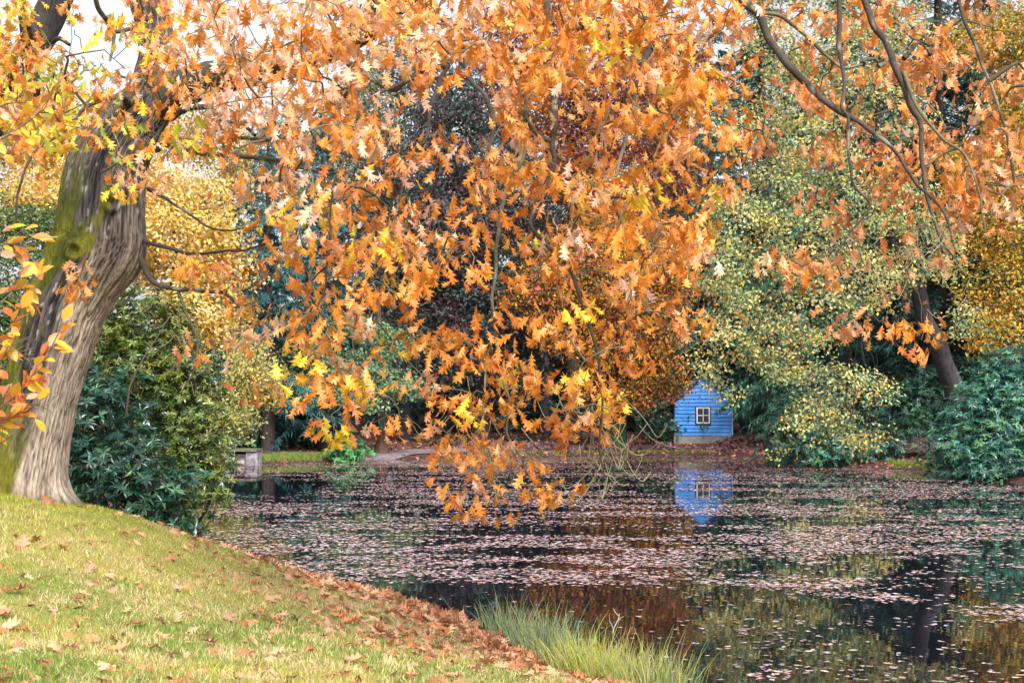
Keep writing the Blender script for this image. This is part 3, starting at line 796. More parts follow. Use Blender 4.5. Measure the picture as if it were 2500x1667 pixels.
# --- rhododendrons
RTEAL = [(0.018, 0.072, 0.044), (0.026, 0.10, 0.055), (0.05, 0.145, 0.07), (0.014, 0.056, 0.045)]
RPALE = [(0.035, 0.135, 0.11), (0.05, 0.18, 0.135), (0.085, 0.24, 0.16), (0.025, 0.10, 0.09), (0.10, 0.24, 0.10)]
ROLIVE = [(0.08, 0.125, 0.02), (0.13, 0.165, 0.025), (0.19, 0.21, 0.04), (0.05, 0.10, 0.03)]
def shrub(name, label, lobes, pal, size, lai, nleaf=0, mat=MAT_GLOSSY, group=None, tmpl=RHODO, whorl=7, bark=(0.07, 0.05, 0.04), **kw):
    cs = np.array([l[0] for l in lobes])
    lo = int(np.argmin(cs[:, 2]))
    bx, by = cs[:, 0].mean(), cs[:, 1].mean()
    o = np.array([bx, by, max(hz(bx, by), 0.0)])
    D0 = by
    root = empty(name, o)
    tag(root, label, 'shrub', group)
    B = Bag()
    tips = clump_leaves(B, lobes, size, pal, lai, tmpl, whorl=whorl, **kw)
    V = np.concatenate(B.v); Cc = np.concatenate(B.c); Fa = np.concatenate(B.t)
    k = len(tmpl[0])
    if nleaf:
        # the leaves that show largest become parts of their own
        cen = V.reshape(-1, k, 3)
        q = cen - np.array([0, 0, EYE])
        sx, sz = q[:, :, 0] / q[:, :, 1], q[:, :, 2] / q[:, :, 1]
        a = (sx.max(1) - sx.min(1)) * (sz.max(1) - sz.min(1))
        a = a * (q[:, 0, 1] < np.quantile(q[:, 0, 1], 0.3))
        big = np.argsort(-a)[:nleaf]
        keep = np.ones(len(cen), bool); keep[big] = False
        for b in big:
            c0 = cen[b, 0]
            lf = link('leaf', mesh('leaf', cen[b] - c0, tmpl[1], mat, np.repeat(Cc[b * k][None], k, 0)), root)
            lf.location = c0 - o
        V = cen[keep].reshape(-1, 3); Cc = Cc.reshape(-1, k, 3)[keep].reshape(-1, 3)
        n = keep.sum()
        Fa = (np.asarray(tmpl[1])[None] + (np.arange(n) * k)[:, None, None]).reshape(-1, 3)
    fo = link('foliage', mesh('foliage', V - o, Fa, mat, Cc), root)
    if nleaf: fo['kind'] = 'stuff'
    T = Bag()
    for (c, rx, ry, rz) in lobes:
        kk = 0.6 if D0 > 30 else 0.25
        g = np.array([bx + (c[0] - bx) * kk, by + (c[1] - by) * kk + 0.2, 0])
        g[2] = max(hz(g[0], g[1]), -0.05) - 0.05
        for s in range(2 if D0 > 30 else 1):
            e = np.asarray(c) + rng.normal(size=3) * np.array([rx, ry, rz]) * 0.45
            m2 = (g + e) / 2 + rng.normal(size=3) * 0.15 * np.linalg.norm(e - g)
            p2 = catmull([g + rng.normal(size=3) * np.array([0.1, 0.1, 0]), m2, e], 5)
            T.add(*tube(p2, np.linspace(0.03, 0.008, len(p2)), 5), bark)
    near = tips[rng.permutation(len(tips))[:260]]
    for t in near:
        i = int(np.argmin(np.linalg.norm(cs - t, axis=1)))
        p2 = catmull([cs[i] * 0.5 + t * 0.5 + rng.normal(size=3) * 0.05, t + rng.normal(size=3) * 0.04, t + (t - cs[i]) * 0.06], 3)
        T.add(*tube(p2, np.linspace(0.010, 0.004, len(p2)), 4), bark)
    link('stems', T.me('stems', MAT_TWIG, True, o), root)
    return root
shrub('rhododendron', 'dark teal rhododendron with broad glossy leaves right of the oak trunk', L([(290, 1130, 19.5, 115), (350, 1225, 19.2, 88), (225, 1030, 19.8, 95), (410, 1195, 19.4, 68), (290, 985, 20.2, 75), (230, 940, 20.4, 70), (250, 1160, 19.2, 80), (435, 1262, 19.2, 48), (180, 1110, 19.8, 80), (200, 1190, 19.4, 55)], 0.8, 0.95),
      RTEAL, 0.125, 1.15, 300, clump_r=0.16, per=28, flat=0.8, shell=0.5, gaps=0.05)
shrub('olive_rhododendron', 'olive green rhododendron spreading over the water beside the teal one', L([(440, 1000, 21, 110), (360, 810, 21.3, 100), (285, 760, 21.5, 70), (480, 1120, 20.6, 78), (535, 1150, 20.4, 38), (420, 900, 21, 105), (505, 1060, 20.6, 55), (400, 790, 21, 55), (470, 1215, 20.4, 55), (455, 1255, 20.2, 40), (500, 1180, 20.4, 45), (450, 1100, 20.6, 80), (300, 860, 21, 85), (240, 830, 21.2, 70), (350, 920, 20.8, 80)], 0.8, 0.95),
      ROLIVE, 0.095, 1.1, 0, clump_r=0.15, per=28, flat=0.7, gaps=0.12, mat=MAT_GLOSSY)
shrub('rhododendron', 'large bright teal rhododendron overhanging the water at the right edge', L([(2420, 1040, 46, 115), (2490, 950, 46.5, 115), (2355, 1095, 45.5, 80), (2500, 1080, 45.5, 110), (2430, 1125, 44.6, 72), (2325, 1130, 45.5, 48), (2570, 1000, 46, 130), (2440, 925, 46.5, 72), (2385, 985, 46.5, 62), (2500, 1135, 44, 72), (2380, 1150, 44.6, 48)], 0.8, 0.95),
      RPALE, 0.17, 1.1, 300, clump_r=0.27, per=28, flat=0.8, gaps=0.0)
shrub('rhododendron', 'teal rhododendron under the yellow green oak right of the shed', L([(1945, 1055, 54.5, 85), (1990, 1010, 55, 85), (2050, 1080, 54, 70), (1905, 1095, 55, 48), (2120, 1095, 54, 62), (1960, 970, 56, 75), (2000, 1105, 53.6, 45)], 0.8, 0.95), RPALE, 0.17, 0.95, clump_r=0.26, per=28)
shrub('rhododendron', 'shaded teal rhododendron below the leaning oak trunk', L([(2230, 1070, 55.5, 70), (2180, 1000, 57, 80), (2260, 960, 58, 90), (2300, 1060, 55, 60), (2330, 900, 60, 90), (2170, 1100, 54.5, 45), (2380, 980, 59, 80)], 0.8, 0.95), RTEAL, 0.17, 0.9, clump_r=0.28, per=28)
shrub('rhododendron', 'round bright green rhododendron alone on the far grassy shore', L([(850, 1100, 58.8, 42), (825, 1108, 58.6, 30), (880, 1108, 58.8, 28), (850, 1085, 59, 28)], 0.8, 0.8), [(0.05, 0.21, 0.08), (0.08, 0.28, 0.09), (0.14, 0.33, 0.08), (0.03, 0.15, 0.08)], 0.15, 1.1, clump_r=0.2, per=28)
shrub('rhododendron', 'teal rhododendron directly behind the stone sluice', L([(600, 1060, 61, 58), (560, 1080, 61, 42), (650, 1070, 62.5, 45), (610, 1000, 62.5, 50)], 0.8, 0.95), RPALE, 0.17, 0.95, clump_r=0.28, per=28)
shrub('rhododendron', 'dark blue green rhododendron between sluice and round bush', L([(720, 1050, 64, 62), (780, 1065, 64, 50), (690, 1000, 65, 60), (830, 1050, 65, 55), (760, 990, 65, 60)], 0.8, 0.95), RTEAL, 0.17, 0.9, clump_r=0.28, per=28)
shrub('rhododendron', 'dark rhododendron in shade just left of the blue shed', L([(1615, 1035, 69.5, 40), (1590, 1050, 69.5, 28), (1630, 1055, 69, 24)], 0.8, 0.95), RTEAL, 0.17, 0.9, clump_r=0.25, per=28)
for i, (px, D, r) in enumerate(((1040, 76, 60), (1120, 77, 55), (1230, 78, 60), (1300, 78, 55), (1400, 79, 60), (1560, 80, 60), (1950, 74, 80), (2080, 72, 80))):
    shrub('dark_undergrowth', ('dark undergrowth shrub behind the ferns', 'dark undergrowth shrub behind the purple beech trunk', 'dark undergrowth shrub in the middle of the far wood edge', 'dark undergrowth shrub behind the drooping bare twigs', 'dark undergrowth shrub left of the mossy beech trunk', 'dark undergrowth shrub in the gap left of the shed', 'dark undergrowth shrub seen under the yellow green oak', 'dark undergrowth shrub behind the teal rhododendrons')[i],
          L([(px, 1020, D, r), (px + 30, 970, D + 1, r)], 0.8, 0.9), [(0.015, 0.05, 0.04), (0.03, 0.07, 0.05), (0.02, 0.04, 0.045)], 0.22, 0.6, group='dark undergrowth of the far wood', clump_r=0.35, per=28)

# ------------------------------------------------------------------ the great red oak
OAKB = np.array([0.20, 0.17, 0.15])
TD = 15.0
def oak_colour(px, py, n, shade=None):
    """what colour the leaves of this part of the crown have turned, with some gloss and shade mixed in"""
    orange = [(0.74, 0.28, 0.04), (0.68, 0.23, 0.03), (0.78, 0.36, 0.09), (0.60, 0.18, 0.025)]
    pink = [(0.78, 0.44, 0.29), (0.74, 0.38, 0.21), (0.82, 0.54, 0.40), (0.76, 0.33, 0.11)]  # pale leaf undersides, with sky gloss put into the colour
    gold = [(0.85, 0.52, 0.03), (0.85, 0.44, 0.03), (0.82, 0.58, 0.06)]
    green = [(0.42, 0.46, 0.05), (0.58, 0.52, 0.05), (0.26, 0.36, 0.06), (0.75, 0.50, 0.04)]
    rust_shade = [(0.46, 0.13, 0.025), (0.58, 0.18, 0.03), (0.42, 0.12, 0.03)]  # shade on the low left sprays, put into the leaf colour
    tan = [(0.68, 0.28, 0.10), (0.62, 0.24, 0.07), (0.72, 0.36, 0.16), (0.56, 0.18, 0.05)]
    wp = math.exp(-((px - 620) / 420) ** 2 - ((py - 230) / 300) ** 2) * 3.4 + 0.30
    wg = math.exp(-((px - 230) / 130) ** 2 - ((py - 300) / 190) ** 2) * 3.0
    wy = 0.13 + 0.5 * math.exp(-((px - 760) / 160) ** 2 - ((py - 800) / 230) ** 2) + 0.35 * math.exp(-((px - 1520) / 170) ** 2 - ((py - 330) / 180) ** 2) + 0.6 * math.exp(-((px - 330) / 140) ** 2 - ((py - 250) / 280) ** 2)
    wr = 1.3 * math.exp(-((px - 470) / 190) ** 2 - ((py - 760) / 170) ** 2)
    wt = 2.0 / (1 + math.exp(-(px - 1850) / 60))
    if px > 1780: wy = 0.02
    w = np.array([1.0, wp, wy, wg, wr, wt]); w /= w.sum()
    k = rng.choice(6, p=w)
    pal = (orange, pink, gold, green, rust_shade, tan)[k]
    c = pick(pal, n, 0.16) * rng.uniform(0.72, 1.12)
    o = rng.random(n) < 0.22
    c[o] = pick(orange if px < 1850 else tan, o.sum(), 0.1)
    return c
# density of the leaves over the photograph, one figure per 100 x 100 pixels
DENS = ["1114789999899999984555531", "4337999998878888865445652", "5674788885336666764345565", "3633667787555556653345566", "1224235778565678631134566",
        "0001014687766788510120544", "0001455678766666612311431", "0003345677432346500001100", "0000223676443444300002120", "0000012476445554200000000",
        "0000000344555530000000000", "0000000000343400000000000", "0000000000032200000000000"]
def build_oak():
    base = P(70, 1212, TD); base[2] = hz(base[0], base[1]) - 0.02
    root = empty('red_oak_tree', base)
    tag(root, 'great red oak with mossy leaning trunk and hanging orange leaves', 'tree')
    # trunk: (column, row, distance, radius px)
    tr = [(18, 1225, TD, 132), (42, 1160, TD, 112), (84, 1014, TD, 95), (112, 911, TD, 91), (134, 840, TD, 92), (158, 757, TD, 94), (200, 670, TD, 99), (236, 600, TD, 104), (246, 550, TD, 102), (263, 410, TD, 93), (310, 315, TD, 78), (362, 245, TD, 60), (385, 150, TD, 44), (375, 60, TD, 40), (345, -80, TD, 42), (330, -300, TD, 32), (300, -560, TD, 20)]
    ctl = np.array([list(P(a, b, d)) + [M(r, d)] for a, b, d, r in tr])
    ctl[0, 2] = min(ctl[0, 2], base[2] - 0.25)
    c = catmull(ctl, 32)
    sides = 260
    v, f = tube(c[:, :3], np.ones(len(c)), sides)
    v = v.reshape(len(c), sides, 3)
    dirs = v - c[:, None, :3]
    t3 = np.repeat(c[:, None, :3], sides, 1)
    ang = np.arctan2(dirs[..., 1], dirs[..., 0])            # 0 = to the right, -pi/2 = towards the camera
    hgt = t3[..., 2] - base[2]
    # bark relief: long broken ridges
    q = np.stack([np.cos(ang) * 12 + t3[..., 2] * 0.5, np.sin(ang) * 12, t3[..., 2] * 1.9], -1).reshape(-1, 3)
    rid = np.abs(fbm(q * 1.6, 41, 3) - 0.5).reshape(ang.shape) * 2
    fine = (fbm(q * np.array([5, 5, 3.5]), 47, 2) - 0.5).reshape(ang.shape)
    lump = (fbm(dirs.reshape(-1, 3) * 1.3 + t3.reshape(-1, 3) * np.array([0.5, 0.5, 0.9]), 51, 2) - 0.5).reshape(ang.shape)
    r = c[:, None, 3] * (1 + 0.14 * lump)
    fis = 1 - smoothstep(0.02, 0.16, rid)
    r = r + 0.032 * np.minimum(rid, 0.5) + 0.014 * fine - 0.012 * fis
    # root flare
    fl = np.exp(-np.maximum(hgt, 0) / 0.16)
    r = r + fl * (0.10 + 0.16 * np.maximum(0, np.cos(ang * 2.5 + 0.3)) ** 2 + 0.24 * np.exp(-((ang + 0.15) / 0.5) ** 2))
    # swelling under the low limbs on the right, and knots
    def bump(px, py, a0, amp, wa, wz):
        z = P(px, py, TD)[2]
        da = np.angle(np.exp(1j * (ang - a0)))
        return amp * np.exp(-(da / wa) ** 2 - ((t3[..., 2] - z) / wz) ** 2)
    r = r + bump(330, 600, -0.2, 0.06, 0.8, 0.22)
    for px, py, a0 in ((288, 505, -1.1), (215, 628, -1.65)):
        z = P(px, py, TD)[2]
        da = np.angle(np.exp(1j * (ang - a0))) * c[:, None, 3]
        dd = np.hypot(da, t3[..., 2] - z)
        r = r + 0.045 * np.exp(-((dd - 0.07) / 0.035) ** 2) - 0.02 * np.exp(-(dd / 0.04) ** 2)
    v = c[:, None, :3] + dirs * r[..., None]
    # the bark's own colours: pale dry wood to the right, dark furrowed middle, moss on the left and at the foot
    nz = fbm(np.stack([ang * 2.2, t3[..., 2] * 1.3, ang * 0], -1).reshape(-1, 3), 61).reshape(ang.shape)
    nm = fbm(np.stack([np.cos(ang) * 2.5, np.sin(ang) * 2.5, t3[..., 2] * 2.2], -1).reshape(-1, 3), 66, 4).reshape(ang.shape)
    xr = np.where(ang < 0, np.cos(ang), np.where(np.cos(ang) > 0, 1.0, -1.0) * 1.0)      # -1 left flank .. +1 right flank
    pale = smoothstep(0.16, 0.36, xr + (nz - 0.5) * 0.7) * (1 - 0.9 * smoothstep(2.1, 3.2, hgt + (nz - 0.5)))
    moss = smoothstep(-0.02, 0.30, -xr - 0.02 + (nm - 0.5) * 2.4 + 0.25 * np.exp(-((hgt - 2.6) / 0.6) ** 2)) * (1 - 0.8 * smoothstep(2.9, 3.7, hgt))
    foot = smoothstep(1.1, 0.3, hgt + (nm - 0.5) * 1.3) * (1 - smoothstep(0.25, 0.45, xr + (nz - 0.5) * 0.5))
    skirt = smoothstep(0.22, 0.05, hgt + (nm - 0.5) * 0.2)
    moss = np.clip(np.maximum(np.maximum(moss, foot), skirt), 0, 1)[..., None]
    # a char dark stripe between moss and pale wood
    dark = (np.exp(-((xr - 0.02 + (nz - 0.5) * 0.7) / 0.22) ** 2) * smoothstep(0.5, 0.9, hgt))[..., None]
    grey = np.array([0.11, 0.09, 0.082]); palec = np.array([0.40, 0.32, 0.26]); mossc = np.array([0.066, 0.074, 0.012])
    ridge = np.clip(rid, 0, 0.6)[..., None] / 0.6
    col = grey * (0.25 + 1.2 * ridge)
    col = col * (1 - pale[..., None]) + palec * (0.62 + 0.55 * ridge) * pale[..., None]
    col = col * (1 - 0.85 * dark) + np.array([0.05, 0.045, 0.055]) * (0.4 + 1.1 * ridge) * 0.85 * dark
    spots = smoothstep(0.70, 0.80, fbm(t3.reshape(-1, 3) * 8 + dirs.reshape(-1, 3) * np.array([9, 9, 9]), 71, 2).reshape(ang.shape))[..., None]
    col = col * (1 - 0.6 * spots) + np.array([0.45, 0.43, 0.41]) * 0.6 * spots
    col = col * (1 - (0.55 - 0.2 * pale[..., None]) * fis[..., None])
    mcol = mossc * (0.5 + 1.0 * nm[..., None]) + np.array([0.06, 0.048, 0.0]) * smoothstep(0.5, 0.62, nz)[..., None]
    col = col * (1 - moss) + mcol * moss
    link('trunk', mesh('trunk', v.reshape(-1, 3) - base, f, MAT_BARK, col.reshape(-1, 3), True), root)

    # limbs and boughs, (column, row, distance, radius px)
    BR = [
        [(375, 262, 15, 40), (440, 215, 14.8, 45), (490, 195, 14.6, 43), (540, 185, 14.4, 42), (640, 165, 14.0, 38), (745, 140, 13.6, 35), (850, 95, 13.2, 31), (945, 35, 12.8, 28), (1080, -70, 12.4, 25), (1300, -190, 12.0, 22), (1560, -220, 11.6, 19), (1780, -150, 11.3, 16), (1980, -190, 11.2, 12), (2250, -180, 11.2, 8)],
        [(330, 385, 15, 15), (372, 365, 14.8, 11), (405, 345, 14.6, 9), (440, 357, 14.4, 9), (520, 378, 14.0, 8), (640, 388, 13.4, 7), (760, 415, 12.6, 5), (860, 432, 12.0, 3)],
        [(330, 605, 15, 13), (342, 630, 14.9, 10), (375, 680, 14.8, 8), (430, 700, 14.6, 7), (520, 712, 14.2, 6), (600, 760, 13.8, 4), (660, 820, 13.4, 3)],
        [(432, 702, 14.6, 5), (450, 760, 14.6, 4.5), (478, 822, 14.5, 3.5), (470, 900, 14.5, 2.5), (440, 950, 14.5, 2)],
        [(335, 570, 15, 9), (350, 588, 14.9, 7), (410, 607, 14.7, 6), (490, 622, 14.3, 5), (570, 612, 13.8, 4), (650, 600, 13.3, 3)],
        [(365, 460, 15, 10), (400, 480, 14.7, 5), (460, 520, 14.3, 4), (530, 560, 13.9, 3), (580, 555, 13.6, 2.5)],
        [(420, 285, 15, 14), (450, 265, 14.6, 11), (500, 262, 14.3, 8), (560, 290, 13.6, 7), (620, 330, 12.8, 5)],
        [(500, 300, 14, 8), (540, 325, 13.4, 7), (620, 335, 12.6, 6), (760, 345, 11.8, 5), (880, 385, 11.2, 4)],
        [(800, 118, 13.4, 16), (880, 170, 12.6, 10), (960, 215, 12.0, 8), (1030, 174, 11.6, 8), (1092, 160, 11.4, 8)],
        [(1092, 160, 11.4, 8), (1073, 210, 11.4, 7), (1053, 269, 11.3, 6.5), (1037, 336, 11.2, 6), (1010, 380, 11.1, 5), (990, 455, 11, 4), (960, 560, 10.9, 3), (900, 700, 10.7, 3), (860, 840, 10.6, 2.5), (930, 960, 10.5, 2)],
        [(1030, 174, 11.6, 7), (978, 213, 11.5, 6), (930, 233, 11.4, 5), (887, 273, 11.2, 4.5), (840, 380, 11, 4), (810, 520, 10.8, 3.5), (800, 680, 10.6, 3), (760, 800, 10.5, 2.5), (800, 930, 10.4, 2)],
        [(1040, -40, 12.5, 12), (1060, 10, 12.2, 9), (1092, 60, 12, 8), (1130, 130, 11.6, 7), (1156, 194, 11.3, 7), (1187, 245, 11.1, 6.5), (1207, 300, 11, 6), (1199, 356, 10.9, 5.5), (1180, 420, 10.8, 5), (1160, 520, 10.7, 4)],
        [(1320, -200, 12, 15), (1330, -60, 11.6, 13), (1338, 110, 11.2, 12), (1342, 186, 11.0, 11), (1352, 237, 11, 11), (1353, 300, 10.9, 10), (1347, 348, 10.9, 9), (1352, 400, 10.8, 8), (1320, 470, 10.7, 7), (1300, 540, 10.6, 6.5), (1339, 596, 10.5, 6.5), (1397, 658, 10.5, 6), (1418, 716, 10.4, 5.5), (1443, 807, 10.4, 5), (1463, 882, 10.4, 4.5), (1467, 965, 10.4, 4), (1459, 1050, 10.4, 3.2), (1460, 1110, 10.4, 2.5), (1475, 1160, 10.4, 1.8)],
        [(1345, 345, 10.9, 8), (1310, 330, 10.9, 7), (1285, 300, 10.9, 6), (1272, 270, 11, 5)],
        [(1286, 190, 11.2, 5), (1282, 277, 11, 5.5), (1279, 387, 10.9, 6), (1243, 455, 10.8, 6.5), (1228, 525, 10.7, 6), (1218, 590, 10.6, 6), (1210, 654, 10.6, 5.5), (1203, 737, 10.5, 5), (1214, 820, 10.5, 4.8), (1219, 902, 10.5, 4.4), (1236, 944, 10.5, 4), (1255, 990, 10.5, 3.6), (1248, 1048, 10.5, 3.2), (1266, 1095, 10.5, 2.8), (1292, 1155, 10.5, 2.4), (1330, 1203, 10.5, 1.8)],
        [(1214, 800, 10.5, 4), (1190, 860, 10.5, 3.5), (1184, 930, 10.5, 3.2), (1181, 1006, 10.5, 3), (1193, 1089, 10.5, 2.6), (1208, 1151, 10.5, 2.2), (1180, 1200, 10.5, 1.8), (1160, 1235, 10.5, 1.4)],
        [(1460, 900, 10.4, 3.5), (1510, 960, 10.4, 2.6), (1560, 1010, 10.4, 2.2), (1600, 1060, 10.4, 2), (1625, 1030, 10.4, 1.5)],
        [(1560, -220, 11.6, 14), (1590, -80, 11.2, 11), (1600, 80, 10.9, 9), (1560, 200, 10.6, 7), (1530, 330, 10.3, 6), (1500, 480, 10.2, 5), (1540, 620, 10.1, 4), (1560, 760, 10.1, 3), (1530, 900, 10.1, 2.2), (1500, 1000, 10.1, 1.8)],
        [(1780, -150, 11.3, 14), (1812, 0, 11.2, 13), (1855, 42, 11.1, 12.5), (1880, 100, 11.1, 12), (1930, 162, 11, 11.5), (1980, 212, 11, 11), (2032, 256, 10.9, 10), (2115, 306, 10.8, 8), (2180, 370, 10.8, 6), (2230, 450, 10.8, 5), (2300, 520, 10.8, 4), (2330, 620, 10.8, 2.5)],
        [(1862, 30, 11.1, 6), (1910, 42, 11.2, 6), (1965, 90, 11.3, 6), (2030, 145, 11.3, 5.5), (2062, 168, 11.2, 5), (2110, 160, 11.2, 4)],
        [(2040, -185, 11.2, 9), (2048, -20, 11, 8), (2055, 130, 10.9, 7), (2066, 200, 10.8, 6), (2062, 255, 10.7, 5.5), (2080, 290, 10.7, 5), (2070, 370, 10.7, 4.5), (2080, 450, 10.7, 4), (2120, 500, 10.7, 3.5), (2060, 580, 10.7, 3), (2040, 640, 10.7, 2.5), (2080, 720, 10.7, 2.2), (2140, 790, 10.7, 1.8)],
        [(2080, -185, 11.2, 11), (2110, 20, 11, 10), (2160, 100, 11, 10), (2200, 172, 10.9, 10), (2232, 270, 10.9, 9), (2250, 312, 10.9, 8), (2256, 400, 10.8, 6.5), (2266, 480, 10.8, 5), (2290, 560, 10.8, 3.5), (2340, 640, 10.8, 2.5)],
        [(2205, 175, 10.9, 6), (2240, 270, 10.8, 5.5), (2300, 342, 10.8, 5), (2352, 385, 10.8, 4), (2380, 470, 10.8, 3), (2400, 560, 10.8, 2.5)],
        [(2250, -180, 11.2, 7), (2330, -20, 11.2, 6), (2400, 150, 11.2, 5), (2450, 300, 11.2, 4), (2480, 450, 11.2, 3)],
        [(375, 75, 15, 12), (320, 72, 14.7, 7), (278, 78, 14.5, 7), (262, 50, 14.4, 8), (240, 18, 14.2, 8), (222, -60, 14, 6)], [(278, 78, 14.5, 6), (276, 105, 14.5, 5), (270, 150, 14.5, 4)],
        [(330, 270, 15, 14), (290, 240, 14.4, 9), (230, 250, 13.8, 6), (180, 300, 13.2, 5), (120, 350, 12.8, 4), (80, 385, 12.6, 4), (40, 470, 12.5, 3.5), (32, 560, 12.5, 3)],
        [(250, 420, 14.4, 5), (290, 400, 14.0, 3.5), (315, 430, 13.8, 3)],
        [(185, 720, 14.4, 4), (190, 690, 14.1, 3), (185, 660, 14.0, 2.5)],
    ]
    nodes, nrad = [], []
    for k, b in enumerate(BR):
        ctl = np.array([list(P(x, y, d)) + [M(r, d)] for x, y, d, r in b])
        p = catmull(ctl, 9)
        wob = np.stack([fbm(p[:, :3] * 2.2, 80 + k + s) for s in (0, 1, 2)], -1) - 0.5
        p[:, :3] += wob * 0.10 * np.minimum(1, np.arange(len(p)) / 8)[:, None]
        vv, ff = tube(p[:, :3], np.maximum(p[:, 3] * (0.8 if k else 1) * (0.85 + 0.3 * fbm(p[:, :3] * 6, 77 + k)), 0.004), 14 if k == 0 else 9)
        n_ = fbm(vv * 14, 90)[:, None]
        cc = np.array([0.062, 0.053, 0.045]) * (0.4 + 1.2 * n_) if b[0][3] > 6 else np.array([0.13, 0.12, 0.075]) * (0.5 + 0.9 * n_)
        lich = fbm(vv * 5, 95)[:, None]
        cc = np.where(lich > 0.66, np.array([0.20, 0.19, 0.155]), cc)
        link('branch', mesh('branch', vv - base, ff, MAT_TWIG, cc, True), root)
        nodes.append(p[2:, :3]); nrad.append(p[2:, 3])
    nodes = np.vstack(nodes)
    # sprays of leaves: where they hang
    cl = []
    rows = DENS
    for j in range(-5, 13):
        for i in range(-3, 28):
            if j < 0:
                dn = 4.5 - 0.5 * (-j) if -1 <= i <= 25 else 2.0
                if i < 5: dn = 0
            elif 0 <= i < 25: dn = int(rows[j][i])
            elif i >= 25: dn = max(int(rows[j][24]) - 2, 0)
            else: dn = 0
            if dn <= 0: continue
            cov = min(0.92, dn / 9.7)
            lam = -math.log(1 - cov) * 10000 / 420.0 / 10.5 * ((1.75 if i < 18 else 2.3) if j >= 0 else 0.6)
            for _ in range(rng.poisson(lam)):
                px, py = (i + rng.random()) * 100, (j + rng.random()) * 100 - 28
                if py > 1180 or (px > 1610 and py > 800 and px < 1900): continue
                if px < 420:
                    D = rng.uniform(11.5, 13.9)
                elif px < 700:
                    D = rng.uniform(9.6, 13.8) if py < 560 else rng.uniform(12.5, 14.2)
                elif px > 1800: D = rng.uniform(11.0, 13.6)
                elif py > 950: D = rng.uniform(9.8, 11.0)
                else: D = rng.uniform(9.0, 12.6)
                cl.append((px, py, D))
    # a few sprays placed singly
    cl += [(310, 430, 13.7), (300, 460, 13.6), (325, 415, 13.7), (185, 650, 13.9), (180, 690, 13.9), (195, 700, 13.8), (1170, 1255, 10.5), (1150, 1180, 10.5), (1100, 1200, 10.5), (1345, 1195, 10.5), (1310, 1200, 10.5), (1370, 1170, 10.5), (1230, 1220, 10.5),
           (2250, 830, 10.7), (2240, 790, 10.7), (2030, 790, 10.7), (2080, 785, 10.7), (2180, 800, 10.7), (1890, 640, 10.7), (1960, 650, 10.7), (2010, 640, 10.7)]
    cl = np.array(cl)
    cpos = np.stack([(cl[:, 0] - CX) / F * cl[:, 2], cl[:, 2], EYE - (cl[:, 1] - HY) / F * cl[:, 2]], -1)
    # twigs: each spray joins the nearest wood already there
    dmin = np.array([np.min(np.linalg.norm(nodes - p, axis=1)) for p in cpos])
    order = np.argsort(dmin)
    wood = nodes; tipcount = {}
    paths, parent_path, node_path = [], [], -np.ones(len(nodes), int)
    for k in order:
        p = cpos[k]
        d = wood - p
        cost = np.linalg.norm(d, axis=1) + 0.35 * np.maximum(0, -d[:, 2])
        j = int(np.argmin(cost))
        a = wood[j]
        dist = np.linalg.norm(p - a)
        n = max(2, int(dist / 0.14))
        mid = (a + p) / 2 + np.array([0, 0, 0.16 * dist]) + rng.normal(size=3) * 0.10 * dist
        path = catmull([a, mid, p], max(2, n // 2 + 1))
        path[1:-1] += rng.normal(size=(len(path) - 2, 3)) * 0.012
        paths.append(path); parent_path.append(node_path[j])
        wood = np.vstack([wood, path[1:]])
        node_path = np.concatenate([node_path, np.full(len(path) - 1, len(paths) - 1)])
    cnt = np.ones(len(paths))
    for k in range(len(paths) - 1, -1, -1):
        if parent_path[k] >= 0: cnt[parent_path[k]] += cnt[k]
    B = Bag()
    for k, path in enumerate(paths):
        r0 = min(0.0044 * cnt[k] ** 0.42, 0.024)
        B.add(*tube(path, np.linspace(r0, 0.003, len(path)), 5), np.array([0.13, 0.115, 0.075]) * rng.uniform(0.4, 1.4))
    # bare drooping twigs over the water
    for (px, py) in [(1460, 1080)] * 12 + [(1475, 1150)] * 12 + [(1510, 1100)] * 7 + [(1540, 1040)] * 7 + [(1208, 1140)] * 8 + [(1180, 1060)] * 6 + [(1260, 1080)] * 7 + [(2100, 640)] * 8 + [(2220, 620)] * 9 + [(2050, 600)] * 7 + [(2280, 560)] * 9 + [(2330, 650)] * 6 + [(480, 860)] * 9 + [(420, 800)] * 8 + [(1380, 960)] * 6 + [(1120, 1000)] * 6:
        D = 14.4 if px < 500 else 10.5
        a = P(px + rng.normal(0, 22), py + rng.normal(0, 30), D) + np.array([0, rng.normal(0, 0.1), 0])
        h = rng.uniform(-1, 1)
        pts = [a, a + np.array([h * 0.10, 0.02, -0.10]), a + np.array([h * 0.22, rng.normal(0, 0.08), -0.15]), a + np.array([h * 0.34, rng.normal(0, 0.1), -0.08 + rng.normal(0, 0.05)])]
        B.add(*tube(catmull(pts, 4), np.linspace(0.0032, 0.0015, 13), 4), np.array([0.34, 0.32, 0.20]) * rng.uniform(0.6, 1.1))
    tw = link('twigs', B.me('twigs', MAT_TWIG, True, base), root)
    tw['kind'] = 'stuff'
    # the leaves
    Lp, La, Ln, Ls, Lc, Lt = [], [], [], [], [], []
